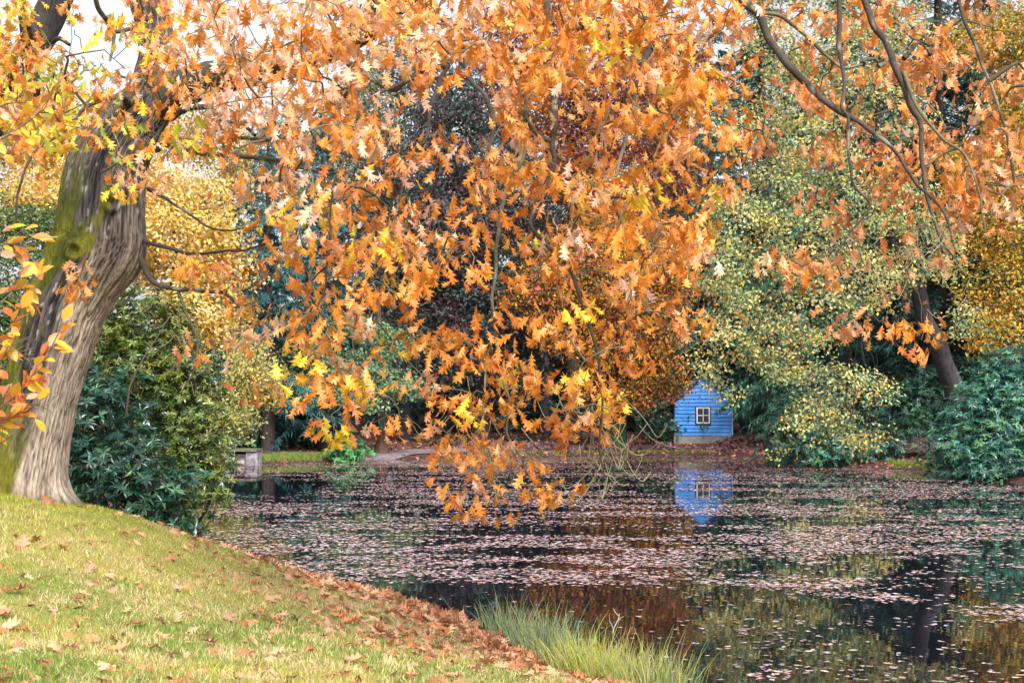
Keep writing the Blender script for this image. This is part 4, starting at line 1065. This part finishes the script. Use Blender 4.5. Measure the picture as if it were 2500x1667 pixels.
    for (px, py, D), p in zip(cl, cpos):
        n = int(rng.integers(7, 15))
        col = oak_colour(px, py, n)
        h = rng.uniform(0, 6.28)
        out = np.array([math.cos(h), math.sin(h), 0])
        off = rng.normal(size=(n, 3)) * np.array([0.085, 0.085, 0.055])
        ax = np.array([0, 0, -0.85]) + out * 0.3 + unit(rng.normal(size=(n, 3)) * np.array([1, 1, 0.6])) * 0.7
        nr = np.array([0.10, -0.8, 0.62]) + rng.normal(size=(n, 3)) * 0.6
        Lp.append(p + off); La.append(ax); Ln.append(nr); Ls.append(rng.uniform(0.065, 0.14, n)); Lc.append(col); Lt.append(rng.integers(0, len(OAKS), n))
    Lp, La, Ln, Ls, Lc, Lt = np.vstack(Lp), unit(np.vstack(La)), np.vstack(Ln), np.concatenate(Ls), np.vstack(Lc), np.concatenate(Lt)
    # showing largest: facing the camera, in frame, front of the crown
    sx = (Lp[:, 0] / Lp[:, 1]) * F + CX; sy = HY - (Lp[:, 2] - EYE) / Lp[:, 1] * F
    inside = (sx > 30) & (sx < 2470) & (sy > 30)
    view = unit(Lp - np.array([0, 0, EYE]))
    nrm = unit(np.cross(np.cross(La, Ln), La))
    facing = np.abs((nrm * view).sum(1))
    score = (Ls / Lp[:, 1]) ** 2 * facing * inside
    # nearest first within small cells so that hidden leaves are passed over
    cell = {}
    for k in np.argsort(Lp[:, 1]):
        key = (int(sx[k] // 45), int(sy[k] // 45))
        if key not in cell and inside[k]: cell[key] = k
    cand = np.array(list(cell.values()))
    big = cand[np.argsort(-score[cand])[:300]]
    rest = np.ones(len(Lp), bool); rest[big] = False
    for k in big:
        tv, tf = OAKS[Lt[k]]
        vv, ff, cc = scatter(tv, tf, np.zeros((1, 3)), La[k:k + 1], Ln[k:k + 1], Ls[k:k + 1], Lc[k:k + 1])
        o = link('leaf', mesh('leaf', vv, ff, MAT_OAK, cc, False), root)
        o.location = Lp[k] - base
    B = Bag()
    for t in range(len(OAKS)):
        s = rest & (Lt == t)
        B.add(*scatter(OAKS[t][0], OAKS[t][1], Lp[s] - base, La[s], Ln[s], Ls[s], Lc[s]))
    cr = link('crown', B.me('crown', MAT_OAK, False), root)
    cr['kind'] = 'stuff'
    print('oak leaves', len(Lp), 'sprays', len(cl))
build_oak()

# ------------------------------------------------------------------ the second oak at the upper left, and the beech sapling at the left edge
def left_oak():
    D = 19.0
    b = P(-330, 1150, D); b[2] = hz(b[0], D)
    tr = [tuple(b) + (0.30,), tuple(P(-190, 700, D)) + (0.27,), tuple(P(-60, 360, D)) + (0.25,), tuple(P(40, 180, D)) + (0.23,), tuple(P(110, 60, D)) + (0.21,), tuple(P(170, -90, D)) + (0.18,), tuple(P(230, -320, D)) + (0.10,)]
    root = empty('leaning_oak', tr[0][:3]); o = np.array(tr[0][:3])
    tag(root, 'dark leaning oak trunk crossing the top left corner', 'tree')
    T = Bag()
    c = catmull(tr, 14)
    v, f = tube(c[:, :3], c[:, 3], 24)
    n_ = fbm(v * np.array([5, 5, 1.2]), 13)[:, None]
    T.add(v + (n_ - 0.5) * 0.05, f, np.array([0.05, 0.042, 0.042]) * (0.3 + 1.2 * n_))
    link('trunk', T.me('trunk', MAT_BARK, True, o), root)
    for pts in ([(-40, 330, 18.8, 26), (20, 220, 17.8, 18), (60, 130, 17.2, 12), (55, 30, 17, 11), (50, -90, 17, 9)], [(45, 165, 17.5, 12), (75, 200, 16.8, 10), (90, 235, 16.4, 9), (85, 120, 16.2, 8), (70, 70, 16, 6)], [(60, 160, 18.8, 14), (110, 130, 17.6, 7), (140, 95, 17.2, 6), (170, 110, 17, 4)],
                [(-20, 300, 18.8, 20), (60, 330, 17.6, 14), (120, 320, 16.8, 9), (150, 380, 16.4, 5)]):
        p = catmull([list(P(a, bb, d)) + [M(r, d)] for a, bb, d, r in pts], 8)
        vv, ff = tube(p[:, :3], p[:, 3], 8)
        link('branch', mesh('branch', vv - o, ff, MAT_TWIG, np.array([0.045, 0.04, 0.038]) * (0.5 + fbm(vv * 9, 4)[:, None]), True), root)
    B = Bag()
    for px, py, d, r, n in ((20, 130, 17, 70, 26), (40, 20, 16.5, 40, 6), (60, 280, 16.5, 80, 40), (130, 330, 16.2, 60, 30), (-60, 100, 17, 120, 40), (150, 190, 16.6, 40, 7), (150, 300, 17.5, 80, 26), (260, 60, 16, 30, 4)):
        cpos = P(px, py, d) + rng.normal(size=(n, 3)) * M(r, d) * np.array([0.6, 0.6, 0.6])
        for p in cpos:
            m = rng.integers(4, 7)
            ax = np.array([0, 0, -0.7]) + unit(rng.normal(size=(m, 3))) * 0.8
            nr = np.array([0.1, -0.7, 0.6]) + rng.normal(size=(m, 3)) * 0.5
            pal = [(0.70, 0.34, 0.04), (0.80, 0.52, 0.04), (0.45, 0.44, 0.05), (0.62, 0.22, 0.04)]
            B.add(*scatter(*OAKS[rng.integers(0, len(OAKS))], p + rng.normal(size=(m, 3)) * 0.06 - o, ax, nr, rng.uniform(0.11, 0.17, m), pick(pal, m)))
    cr = link('crown', B.me('crown', MAT_OAK, True), root); cr['kind'] = 'stuff'
left_oak()
def beech_sapling():
    D = 6.0
    x = (-330 - CX) / F * D
    b = np.array([x, D, hz(x, D)])
    root = empty('beech_sapling', b)
    tag(root, 'orange leaved beech twigs reaching in at the left edge', 'tree')
    T = Bag(); paths = []
    stem = catmull([b - np.array([0, 0, 0.1]), b + np.array([0.05, 0, 0.9]), b + np.array([0.02, 0.05, 2.0]), b + np.array([0.12, 0, 3.0])], 10)
    v, f = tube(stem, np.linspace(0.035, 0.012, len(stem)), 10)
    link('trunk', mesh('trunk', v - b, f, MAT_TWIG, np.ones((len(v), 3)) * np.array([0.16, 0.15, 0.14]), True), root)
    tw = [[(-330, 560), (-150, 420), (20, 330), (110, 265)], [(-330, 480), (-160, 340), (0, 260), (60, 250)], [(-330, 760), (-150, 680), (0, 600), (60, 605)], [(-330, 840), (-120, 760), (10, 715), (70, 705)],
          [(-330, 1130), (-120, 1060), (20, 980), (90, 900), (135, 830)], [(-330, 1050), (-100, 960), (0, 880), (40, 790)], [(-330, 1200), (-100, 1120), (20, 1020), (75, 1000), (120, 985)], [(-330, 1220), (-120, 1160), (-10, 1090), (30, 1060)], [(-330, 950), (-130, 880), (0, 840), (70, 880)], [(-330, 420), (-150, 360), (0, 380), (50, 330)]]
    B = Bag(); pos, ax, nr, col = [], [], [], []
    pal = [(0.78, 0.30, 0.03), (0.82, 0.45, 0.04), (0.70, 0.24, 0.07), (0.72, 0.38, 0.22), (0.80, 0.50, 0.05), (0.60, 0.18, 0.06)]
    for q in tw:
        d0 = rng.uniform(5.4, 6.4)
        pts = [P(a, c, 6.0 + (d0 - 6.0) * (k / 3)) for k, (a, c) in enumerate(q)]
        pth = catmull(pts, 10)
        v, f = tube(pth, np.linspace(0.008, 0.0022, len(pth)), 6)
        link('branch', mesh('branch', v - b, f, MAT_TWIG, np.ones((len(v), 3)) * np.array([0.22, 0.17, 0.14]), True), root)
        tn = unit(np.gradient(pth, axis=0))
        for k in range(6, len(pth)):
            for s in (-1, 1):
                if rng.random() < 0.15: continue
                if rng.random() < 0.55:
                    # side shoot with leaves
                    e = pth[k] + s * np.array([0.02, rng.normal(0, 0.05), 0.05]) + tn[k] * rng.uniform(0.02, 0.08)
                    T.add(*tube(np.array([pth[k], (pth[k] + e) / 2, e]) - b, np.array([0.002, 0.0018, 0.0012]), 4), (0.2, 0.15, 0.12))
                else: e = pth[k]
                pos.append(e); ax.append(tn[k] * 0.8 + np.array([0, rng.normal(0, 0.3), s * 0.5 - 0.15]) + rng.normal(size=3) * 0.25)
                nr.append(np.array([0.1, -0.5, 0.9]) + rng.normal(size=3) * 0.45)
    tws = link('side_twigs', T.me('side_twigs', MAT_TWIG, True), root); tws['kind'] = 'stuff'
    pos, ax, nr = np.array(pos), np.array(ax), np.array(nr)
    col = pick(pal, len(pos), 0.12)
    for k in range(len(pos)):
        v, f, c = scatter(OVAL[0], OVAL[1], np.zeros((1, 3)), ax[k:k + 1], nr[k:k + 1], [rng.uniform(0.055, 0.085)], col[k:k + 1])
        o = link('leaf', mesh('leaf', v, f, MAT_OAK, c, True), root)
        o.location = pos[k] - b
        if k >= 299: break
beech_sapling()

# ------------------------------------------------------------------ lawn grass
def grass():
    n = 330000
    y = 6.5 + 19 * rng.random(n) ** 1.5
    x = -0.375 * y - 0.5 + rng.random(n) * (0.375 * y + 1.2 + 0.5)
    d = pond_dist(x, y)
    ok = (d > 0.02)
    x, y, d = x[ok], y[ok], d[ok]
    z = height(x, y)
    n = len(x)
    p2 = np.stack([x, y, x * 0], -1)
    a = fbm(p2 * 0.9, 101); bmoss = fbm(p2 * 2.6, 103); cst = fbm(p2 * 0.35, 107)
    green = np.array([0.20, 0.30, 0.05]); yel = np.array([0.42, 0.40, 0.09]); straw = np.array([0.66, 0.52, 0.28]); moss = np.array([0.38, 0.40, 0.03])
    w1 = smoothstep(0.42, 0.68, a)[:, None]
    edge = np.exp(-d / 1.6)[:, None] * 0.75
    ws = np.clip(smoothstep(0.45, 0.7, bmoss)[:, None] * 0.6 + edge, 0, 0.95)
    col = green * (1 - w1) + yel * w1
    col = np.where((rng.random(n) < 0.12 + ws[:, 0] * 0.8)[:, None], straw, col)
    tree = np.exp(-(((x + 5.0) / 2.2) ** 2 + ((y - 14.6) / 1.6) ** 2))[:, None]
    col = col * (1 - 0.7 * tree) + moss * 0.7 * tree
    col = np.clip(col * (1 + rng.normal(0, 0.22, (n, 1))), 0.01, 0.9)
    h = rng.uniform(0.018, 0.05, n) * (0.7 + 0.9 * cst)
    lean = rng.normal(size=(n, 3)) * np.array([1, 1, 0])
    ax = np.array([0, 0, 1.0]) + lean * 0.55
    nr = rdir(n)
    tv = np.array([[-0.5, 0, 0], [0.5, 0, 0], [0.0, 1.0, 0.12]])
    v, f, c = scatter(tv, np.array([[0, 1, 2]]), np.stack([x, y, z - 0.003], -1), ax, nr, h, col, 0.16)
    tag(link('lawn_grass', mesh('lawn_grass', v, f, MAT_GRASS, c)), 'short green and straw coloured lawn grass on the near bank', 'grass', kind='stuff')
grass()

# ------------------------------------------------------------------ fallen leaves on the bank
FALL = [(0.56, 0.30, 0.17), (0.50, 0.22, 0.10), (0.52, 0.32, 0.20), (0.44, 0.17, 0.07), (0.34, 0.13, 0.06), (0.58, 0.31, 0.17)]
def lying(x, y, tmpl_set, sz, pal, tilt=0.3, lift=0.006):
    n = len(x)
    z = height(x, y)
    e = 0.05
    gx = (height(x + e, y) - z) / e; gy = (height(x, y + e) - z) / e
    nr = unit(np.stack([-gx, -gy, np.ones(n)], -1)) + rng.normal(size=(n, 3)) * tilt
    nr = unit(nr)
    ax = np.cross(nr, rdir(n))
    t = rng.integers(0, len(tmpl_set), n)
    pos = np.stack([x, y, z + lift + sz * 0.12], -1) - unit(ax) * (sz * 0.5)[:, None]
    return pos, ax, nr, t, pick(pal, n, 0.15)
def fallen():
    n = 17000
    y = 6.5 + 19 * rng.random(n) ** 1.35
    x = -0.37 * y - 0.3 + rng.random(n) * (0.37 * y + 1.4)
    d = pond_dist(x, y)
    w = 0.15 + 0.95 * np.exp(-((d - 0.3) / 0.9) ** 2) + 0.25 * np.exp(-((d - 1.5) / 1.2) ** 2)
    pt = fbm(np.stack([x * 0.7, y * 0.7, x * 0], -1), 120)
    ok = (d > 0.03) & (rng.random(n) < w * (0.35 + 1.3 * pt))
    x, y, d = x[ok], y[ok], d[ok]
    sz = rng.uniform(0.10, 0.175, len(x))
    small = rng.random(len(x)) < np.where(d > 2, 0.6, 0.2)
    sz = np.where(small, sz * 0.5, sz)
    pos, ax, nr, t, col = lying(x, y, OAKS, sz, FALL, 0.35, 0.012)
    score = (sz / y) ** 2
    big = np.argsort(-score)[:300]
    rest = np.ones(len(x), bool); rest[big] = False
    for k in big:
        v, f, c = scatter(*OAKS[t[k]], np.zeros((1, 3)), ax[k:k + 1], nr[k:k + 1], sz[k:k + 1], col[k:k + 1])
        o = link('fallen_leaf', mesh('fallen_leaf', v, f, MAT_DRY, c, True))
        o.location = pos[k]
        tag(o, 'dry brown lobed leaf lying on the near lawn', 'leaf', 'fallen leaves on the near lawn')
    B = Bag()
    for q in range(len(OAKS)):
        s = rest & (t == q)
        B.add(*scatter(*OAKS[q], pos[s], ax[s], nr[s], sz[s], col[s]))
    # a drift at the water's edge by the rushes
    n = 420
    s = rng.random(n)
    ex = np.interp(s, [0, 0.4, 0.7, 1], [-1.9, -0.75, -0.1, 0.30]) + rng.normal(0, 0.13, n) - 0.16
    ey = np.interp(s, [0, 0.4, 0.7, 1], [17.2, 15.2, 14.0, 12.3]) + rng.normal(0, 0.2, n)
    sz = rng.uniform(0.10, 0.18, n)
    pos, ax, nr, t, col = lying(ex, ey, OAKS, sz, FALL, 0.7, 0.02)
    pos[:, 2] += rng.uniform(0, 0.06, n)
    for q in range(len(OAKS)):
        B.add(*scatter(*OAKS[q], pos[t == q], ax[t == q], nr[t == q], sz[t == q], col[t == q]))
    tag(link('leaf_litter', B.me('leaf_litter', MAT_DRY, True)), 'drifts of dry brown leaves along the near bank', 'leaves', kind='stuff')
    # far bank litter and heaps
    n = 26000
    x = rng.uniform(-13, 18, n); y = rng.uniform(50, 82, n)
    d = pond_dist(x, y)
    ok = (d > 0.0) & (d < 16) & (rng.random(n) < 0.9 * np.exp(-d / 7) + 0.1)
    # keep the path and grass verge mostly clear
    pd = np.min(np.hypot(x[:, None] - pc[None, ::3, 0], y[:, None] - pc[None, ::3, 1]), axis=1)
    ok &= (pd > 0.8) | (rng.random(n) < 0.15)
    x, y = x[ok], y[ok]
    sz = rng.uniform(0.10, 0.2, len(x))
    pos, ax, nr, t, col = lying(x, y, [0], sz, [(0.30, 0.10, 0.06), (0.24, 0.09, 0.08), (0.40, 0.16, 0.08), (0.18, 0.08, 0.09), (0.50, 0.24, 0.14)], 0.35, 0.01)
    v, f, c = scatter(*DIAMOND, pos, ax, nr, sz, col, 1.4)
    tag(link('far_leaf_litter', mesh('far_leaf_litter', v, f, MAT_DRY, c)), 'red brown leaf litter covering the far bank', 'leaves', kind='stuff')
fallen()
def leaf_heap(px0, px1, D, h, label):
    x0, x1 = (px0 - CX) / F * D, (px1 - CX) / F * D
    n = int((x1 - x0) * 420)
    u = rng.random(n); w = rng.normal(0, 0.45, n)
    x = x0 + u * (x1 - x0); y = D + w
    prof = np.sqrt(np.maximum(0, 1 - (2 * u - 1) ** 2)) * np.exp(-(w / 0.55) ** 2) * (0.5 + fbm(np.stack([x * 1.5, y * 1.5, x * 0], -1), 140))
    z = height(x, y) + h * prof * rng.uniform(0.3, 1.0, n)
    B = Bag()
    B.add(*scatter(*DIAMOND, np.stack([x, y, z], -1), rdir(n), rdir(n) + np.array([0, -0.3, 0.8]), rng.uniform(0.12, 0.24, n), pick([(0.14, 0.07, 0.09), (0.20, 0.09, 0.10), (0.30, 0.13, 0.10), (0.10, 0.06, 0.09)], n, 0.2), 1.5))
    tag(link('leaf_heap', B.me('leaf_heap', MAT_DRY)), label, 'leaf heap', 'raked leaf heaps on the far bank', 'stuff')
leaf_heap(1735, 1885, 66.6, 0.55, 'dark raked heap of leaves in front of the shed, right side')
leaf_heap(1130, 1400, 66.2, 0.28, 'low dark leaf heap behind the hanging leafy twigs')
leaf_heap(1430, 1560, 67.0, 0.25, 'low dark leaf heap beside the mossy beech trunk')
leaf_heap(1590, 1650, 67.4, 0.22, 'small dark leaf heap left of the shed plinth')

# ------------------------------------------------------------------ floating leaves
PINK = [(0.53, 0.41, 0.45), (0.62, 0.50, 0.54), (0.42, 0.30, 0.32), (0.56, 0.39, 0.38), (0.50, 0.26, 0.18), (0.27, 0.18, 0.18)]
def floating():
    n = 260000
    y = 8402.0 / (rng.uniform(1108, 1720, n) - HY)
    yy = 11 + (67 - 11) * rng.random(n) ** 0.62
    y = np.where(rng.random(n) < 0.72, yy, y)
    x = rng.uniform(-0.41, 0.41, n) * y
    d = pond_dist(x, y)
    px, py = x / y * F + CX, HY + EYE / y * F
    st = fbm(np.stack([x * 0.35, y * 0.9, x * 0], -1), 150)
    st2 = fbm(np.stack([x * 1.3, y * 2.6, x * 0], -1), 155)
    dens = 0.50 + 0.0 * x
    raft = smoothstep(0.43, 0.57, 0.55 * st + 0.45 * st2)
    dens = 0.05 + 0.75 * raft
    # nearer than about 19 m the water lies open, with leaves thinning out
    front = smoothstep(18.6, 19.6, y + (px > 1750) * (px - 1750) / 750 * 3.0 + (st - 0.5) * 1.2)
    dens = dens * (0.028 + 0.972 * front)
    dens = np.where(y < 19, dens + 0.06 * smoothstep(0.58, 0.72, st) * (px > 1800), dens)
    # packed against the far shore
    dens = dens + 0.55 * np.exp(-np.maximum(-d, 0) / 2.2) * (y > 45)
    # open water in the bay by the sluice
    hole = np.exp(-((px - 640) / 170) ** 2 - ((py - 1190) / 26) ** 2)
    dens = dens * (1 - np.clip(1.5 * hole, 0, 1)) * np.where(px < 560, 0.45, 1)
    ok = (d < -0.06) & (rng.random(n) < np.minimum(dens * 1.15, 1.0))
    x, y, px, py = x[ok], y[ok], px[ok], py[ok]
    n = len(x)
    sz = rng.uniform(0.045, 0.105, n)
    sz = np.where(y < 19, sz * 0.95, sz)
    th = rng.uniform(0, 6.28, n)
    ax = np.stack([np.cos(th), np.sin(th), rng.normal(0, 0.03, n)], -1)
    nr = np.array([0, 0, 1.0]) + rng.normal(size=(n, 3)) * 0.05
    col = pick(PINK, n, 0.16)
    far = np.clip((y - 40) / 25, 0, 1)[:, None]
    col = col * (1 - 0.45 * far) + pick([(0.50, 0.24, 0.15), (0.42, 0.18, 0.11), (0.60, 0.36, 0.26)], n, 0.15) * 0.45 * far
    pos = np.stack([x, y, np.full(n, 0.004) + rng.random(n) * 0.004], -1)
    sc_ = sz / y
    big = np.argsort(-sc_ * ((px > 20) & (px < 2480) & (py < 1655)))[:300]
    rest = np.ones(n, bool); rest[big] = False
    t = rng.integers(0, len(FLOATS), n)
    for k in big:
        v, f, c = scatter(*FLOATS[t[k]], np.zeros((1, 3)), ax[k:k + 1], nr[k:k + 1], sz[k:k + 1], col[k:k + 1])
        v[:, 2] = v[:, 2] - v[:, 2].min()
        o = link('floating_leaf', mesh('floating_leaf', v, f, MAT_FLOAT, c, True))
        o.location = pos[k]
        tag(o, 'pale brown leaf floating on the open water nearest the viewer', 'leaf', 'floating leaves on the near water')
    B = Bag()
    nearm = rest & (y < 24)
    for q in range(len(FLOATS)):
        s = nearm & (t == q)
        v, f, c = scatter(*FLOATS[q], pos[s] + np.array([0, 0, 0.006]), ax[s], nr[s], sz[s], col[s])
        v[:, 2] = np.maximum(v[:, 2], 0.003)
        B.add(v, f, c)
    s = rest & (y >= 24)
    fl = (np.array([[0, 0, 0.02], [0.42, 0.45, 0.05], [0, 1, 0.03], [-0.42, 0.45, 0.05], [0, 0.5, 0.0]]), np.array([[0, 1, 4], [1, 2, 4], [2, 3, 4], [3, 0, 4]]))
    v, f, c = scatter(fl[0], fl[1], pos[s], ax[s], nr[s], sz[s], col[s])
    v[:, 2] = np.maximum(v[:, 2], 0.003)
    B.add(v, f, c)
    tag(link('floating_leaf_raft', B.me('floating_leaf_raft', MAT_FLOAT)), 'rafts of pale fallen leaves covering the pond', 'leaves', kind='stuff')
    print('floating', n)
floating()

# ------------------------------------------------------------------ rushes, ferns, verge, sticks
def rush(px, py, D, n, h, spread, pal, label):
    c = P(px, py, D); c[2] = max(hz(c[0], c[1]), -0.03)
    B = Bag()
    for i in range(n):
        o = rng.normal(size=2) * spread
        p = c + np.array([o[0], o[1], 0]); p[2] = max(hz(p[0], p[1]), -0.05)
        hh = h * (rng.uniform(0.4, 1.1) if rng.random() > 0.07 else rng.uniform(1.1, 1.5))
        ln = np.array([o[0] / spread * 0.14 + rng.normal(0, 0.16), o[1] / spread * 0.10 + rng.normal(0, 0.12), 0])
        t = np.linspace(0, 1, 5)[:, None]
        path = p + np.array([0, 0, hh]) * (t - 0.08 * t ** 2) + ln * hh * t ** 1.8
        B.add(*tube(path - c, np.array([0.0036, 0.0036, 0.003, 0.002, 0.0005]) * rng.uniform(0.8, 1.5), 3), pick(pal, 1, 0.18)[0])
    o = link('rush_clump', B.me('rush_clump', MAT_GRASS, True))
    o.location = c
    tag(o, label, 'rushes', 'rush clumps at the near water edge')
BLUEG = [(0.22, 0.34, 0.22), (0.28, 0.38, 0.22), (0.32, 0.40, 0.14), (0.40, 0.42, 0.20)]
YELG = [(0.42, 0.46, 0.08), (0.50, 0.50, 0.14), (0.34, 0.42, 0.07), (0.58, 0.52, 0.24)]
rush(1235, 1560, 14.5, 230, 0.44, 0.12, BLUEG, 'blue green rush clump furthest left at the bank')
rush(1330, 1590, 13.8, 420, 0.44, 0.17, BLUEG, 'blue green rush clump in the middle of the row')
rush(1420, 1660, 12.6, 520, 0.40, 0.15, YELG, 'bright yellow green rush clump at the bottom edge')
rush(1500, 1690, 12.1, 420, 0.42, 0.17, YELG, 'yellow green rush clump right of the brightest one')
rush(1600, 1710, 11.8, 330, 0.44, 0.14, BLUEG + YELG, 'tall mixed rush clump furthest right in the water')
def verge(name, x0, x1, yf, depth, n, hh, label):
    x = rng.uniform(x0, x1, n); y = yf(x) + rng.random(n) * depth
    ok = pond_dist(x, y) > 0.02
    x, y = x[ok], y[ok]; n = len(x)
    z = height(x, y)
    col = pick([(0.16, 0.28, 0.05), (0.24, 0.34, 0.06), (0.34, 0.38, 0.09), (0.12, 0.22, 0.05)], n, 0.2)
    v, f, c = scatter(np.array([[-0.5, 0, 0], [0.5, 0, 0], [0.0, 1.0, 0.2]]), np.array([[0, 1, 2]]), np.stack([x, y, z - 0.01], -1), np.array([0, -0.15, 1.0]) + rng.normal(size=(n, 3)) * np.array([0.4, 0.4, 0]), rdir(n), rng.uniform(0.5, 1.3, n) * hh, col, 0.14)
    tag(link(name, mesh(name, v, f, MAT_GRASS, c)), label, 'grass', kind='stuff')
verge('grass_verge', -10.6, -6.2, lambda x: np.interp(x, [-10.6, -7.8, -6.2], [56.3, 58.7, 61.3]), 1.6, 9000, 0.16, 'green grass verge between the path and the far water')
verge('grass_patch', 14.0, 17.5, lambda x: np.interp(x, [14, 14.6, 17.5], [50.5, 50.0, 47]), 3.0, 9000, 0.14, 'small bright grass patch between the two right hand rhododendrons')
verge('mossy_edge', -2.0, 9.5, lambda x: np.interp(x, [-2, 3, 8.6, 9.5], [63.5, 65.1, 66.3, 65.5]), 0.5, 3500, 0.12, 'mossy green strip along the far waterline')
def fern(px, py, D, label):
    c = P(px, py, D); c[2] = hz(c[0], c[1])
    B = Bag()
    for i in range(11):
        a = rng.uniform(0, 6.28); l = rng.uniform(0.5, 0.85)
        t = np.linspace(0, 1, 12)[:, None]
        d = np.array([math.cos(a), math.sin(a), 0])
        path = d * l * 0.75 * t + np.array([0, 0, 1]) * (l * 1.0 * t - l * 0.6 * t ** 2)
        B.add(*tube(path, np.linspace(0.006, 0.002, 12), 3), (0.10, 0.12, 0.05))
        side = np.cross(d, [0, 0, 1])
        for s in (-1, 1):
            pos = path[1:]
            w = np.sin(np.linspace(0.25, 1, 11) * math.pi) * 0.16 + 0.03
            B.add(*scatter(*NEEDLE, pos, np.repeat((side * s + d * 0.4)[None], 11, 0), np.repeat(np.array([[0, 0, 1.0]]), 11, 0) + rng.normal(size=(11, 3)) * 0.2, w, pick([(0.06, 0.12, 0.07), (0.10, 0.16, 0.08), (0.16, 0.13, 0.09)], 11, 0.15), 1.6))
    o = link('fern', B.me('fern', MAT_FAR)); o.location = c
    tag(o, label, 'fern', 'ferns at the far wood edge')
for px, py, D, l in ((1055, 1085, 66.5, 'fern furthest left at the far wood edge'), (1085, 1088, 67.5, 'second fern from the left at the far wood edge'), (1115, 1085, 67, 'third fern from the left under the middle twigs'), (1270, 1084, 68.5, 'fern behind the long hanging oak twig'), (1300, 1084, 69, 'fern furthest right at the far wood edge')):
    fern(px, py, D, l)
def stick(name, label, pts, r, col, forks=()):
    pth = catmull(pts, 6)
    B = Bag(); o = np.asarray(pts[0], float)
    B.add(*tube(pth - o, np.linspace(r, r * 0.45, len(pth)), 6), col)
    for fk in forks:
        q = catmull(fk, 5)
        B.add(*tube(q - o, np.linspace(r * 0.6, r * 0.25, len(q)), 5), col)
    ob = link(name, B.me(name, MAT_TWIG, True)); ob.location = o
    tag(ob, label, 'stick')
D = 15.0
stick('twig_in_water', 'pale forked twig standing out of the near water', [P(1495, 1548, D), P(1499, 1532, D), P(1508, 1514, D), P(1511, 1504, D), P(1502, 1494, D), P(1497, 1484, D)], 0.008, (0.5, 0.46, 0.44),
      [[P(1498, 1538, D), P(1493, 1523, D), P(1488, 1514, D), P(1489, 1496, D)], [P(1505, 1520, D), P(1515, 1508, D), P(1523, 1504, D)], [P(1511, 1505, D), P(1513, 1496, D)]])
stick('log_end', 'grey snag poking out of the leaf raft before the shed', [P(1828, 1127, 58.5), P(1838, 1120, 58.3), P(1848, 1115, 58.0)], 0.07, (0.22, 0.22, 0.24))
stick('thin_stick', 'thin dark stick slanting out of the water behind the bank', [P(760, 1412, 20), P(772, 1398, 20), P(784, 1384, 20)], 0.008, (0.08, 0.06, 0.05))
# brushwood under the leaning oak
B = Bag(); c = P(2260, 1085, 54.5)
for i in range(110):
    a = c + np.array([rng.normal(0, 0.35), rng.normal(0, 0.3), 0]); a[2] = hz(a[0], a[1]) + 0.2
    e = a + np.array([rng.normal(-0.2, 0.75), rng.normal(-0.2, 0.4), rng.uniform(0.15, 0.75)])
    B.add(*tube(catmull([a, (a + e) / 2 + rng.normal(size=3) * 0.1, e], 3) - c, np.linspace(0.012, 0.005, 7), 3), pick([(0.34, 0.24, 0.26), (0.42, 0.28, 0.26), (0.22, 0.17, 0.19)], 1)[0])
o = link('brushwood', B.me('brushwood', MAT_TWIG)); o.location = c
tag(o, 'tangle of pinkish bare twigs below the leaning oak trunk', 'brushwood')
tri = sum(sum(len(p.vertices) - 2 for p in m.polygons) for m in bpy.data.meshes) if False else sum(len(m.loops) - 2 * len(m.polygons) for m in bpy.data.meshes)
print('triangles', tri, 'objects', len(bpy.data.objects))
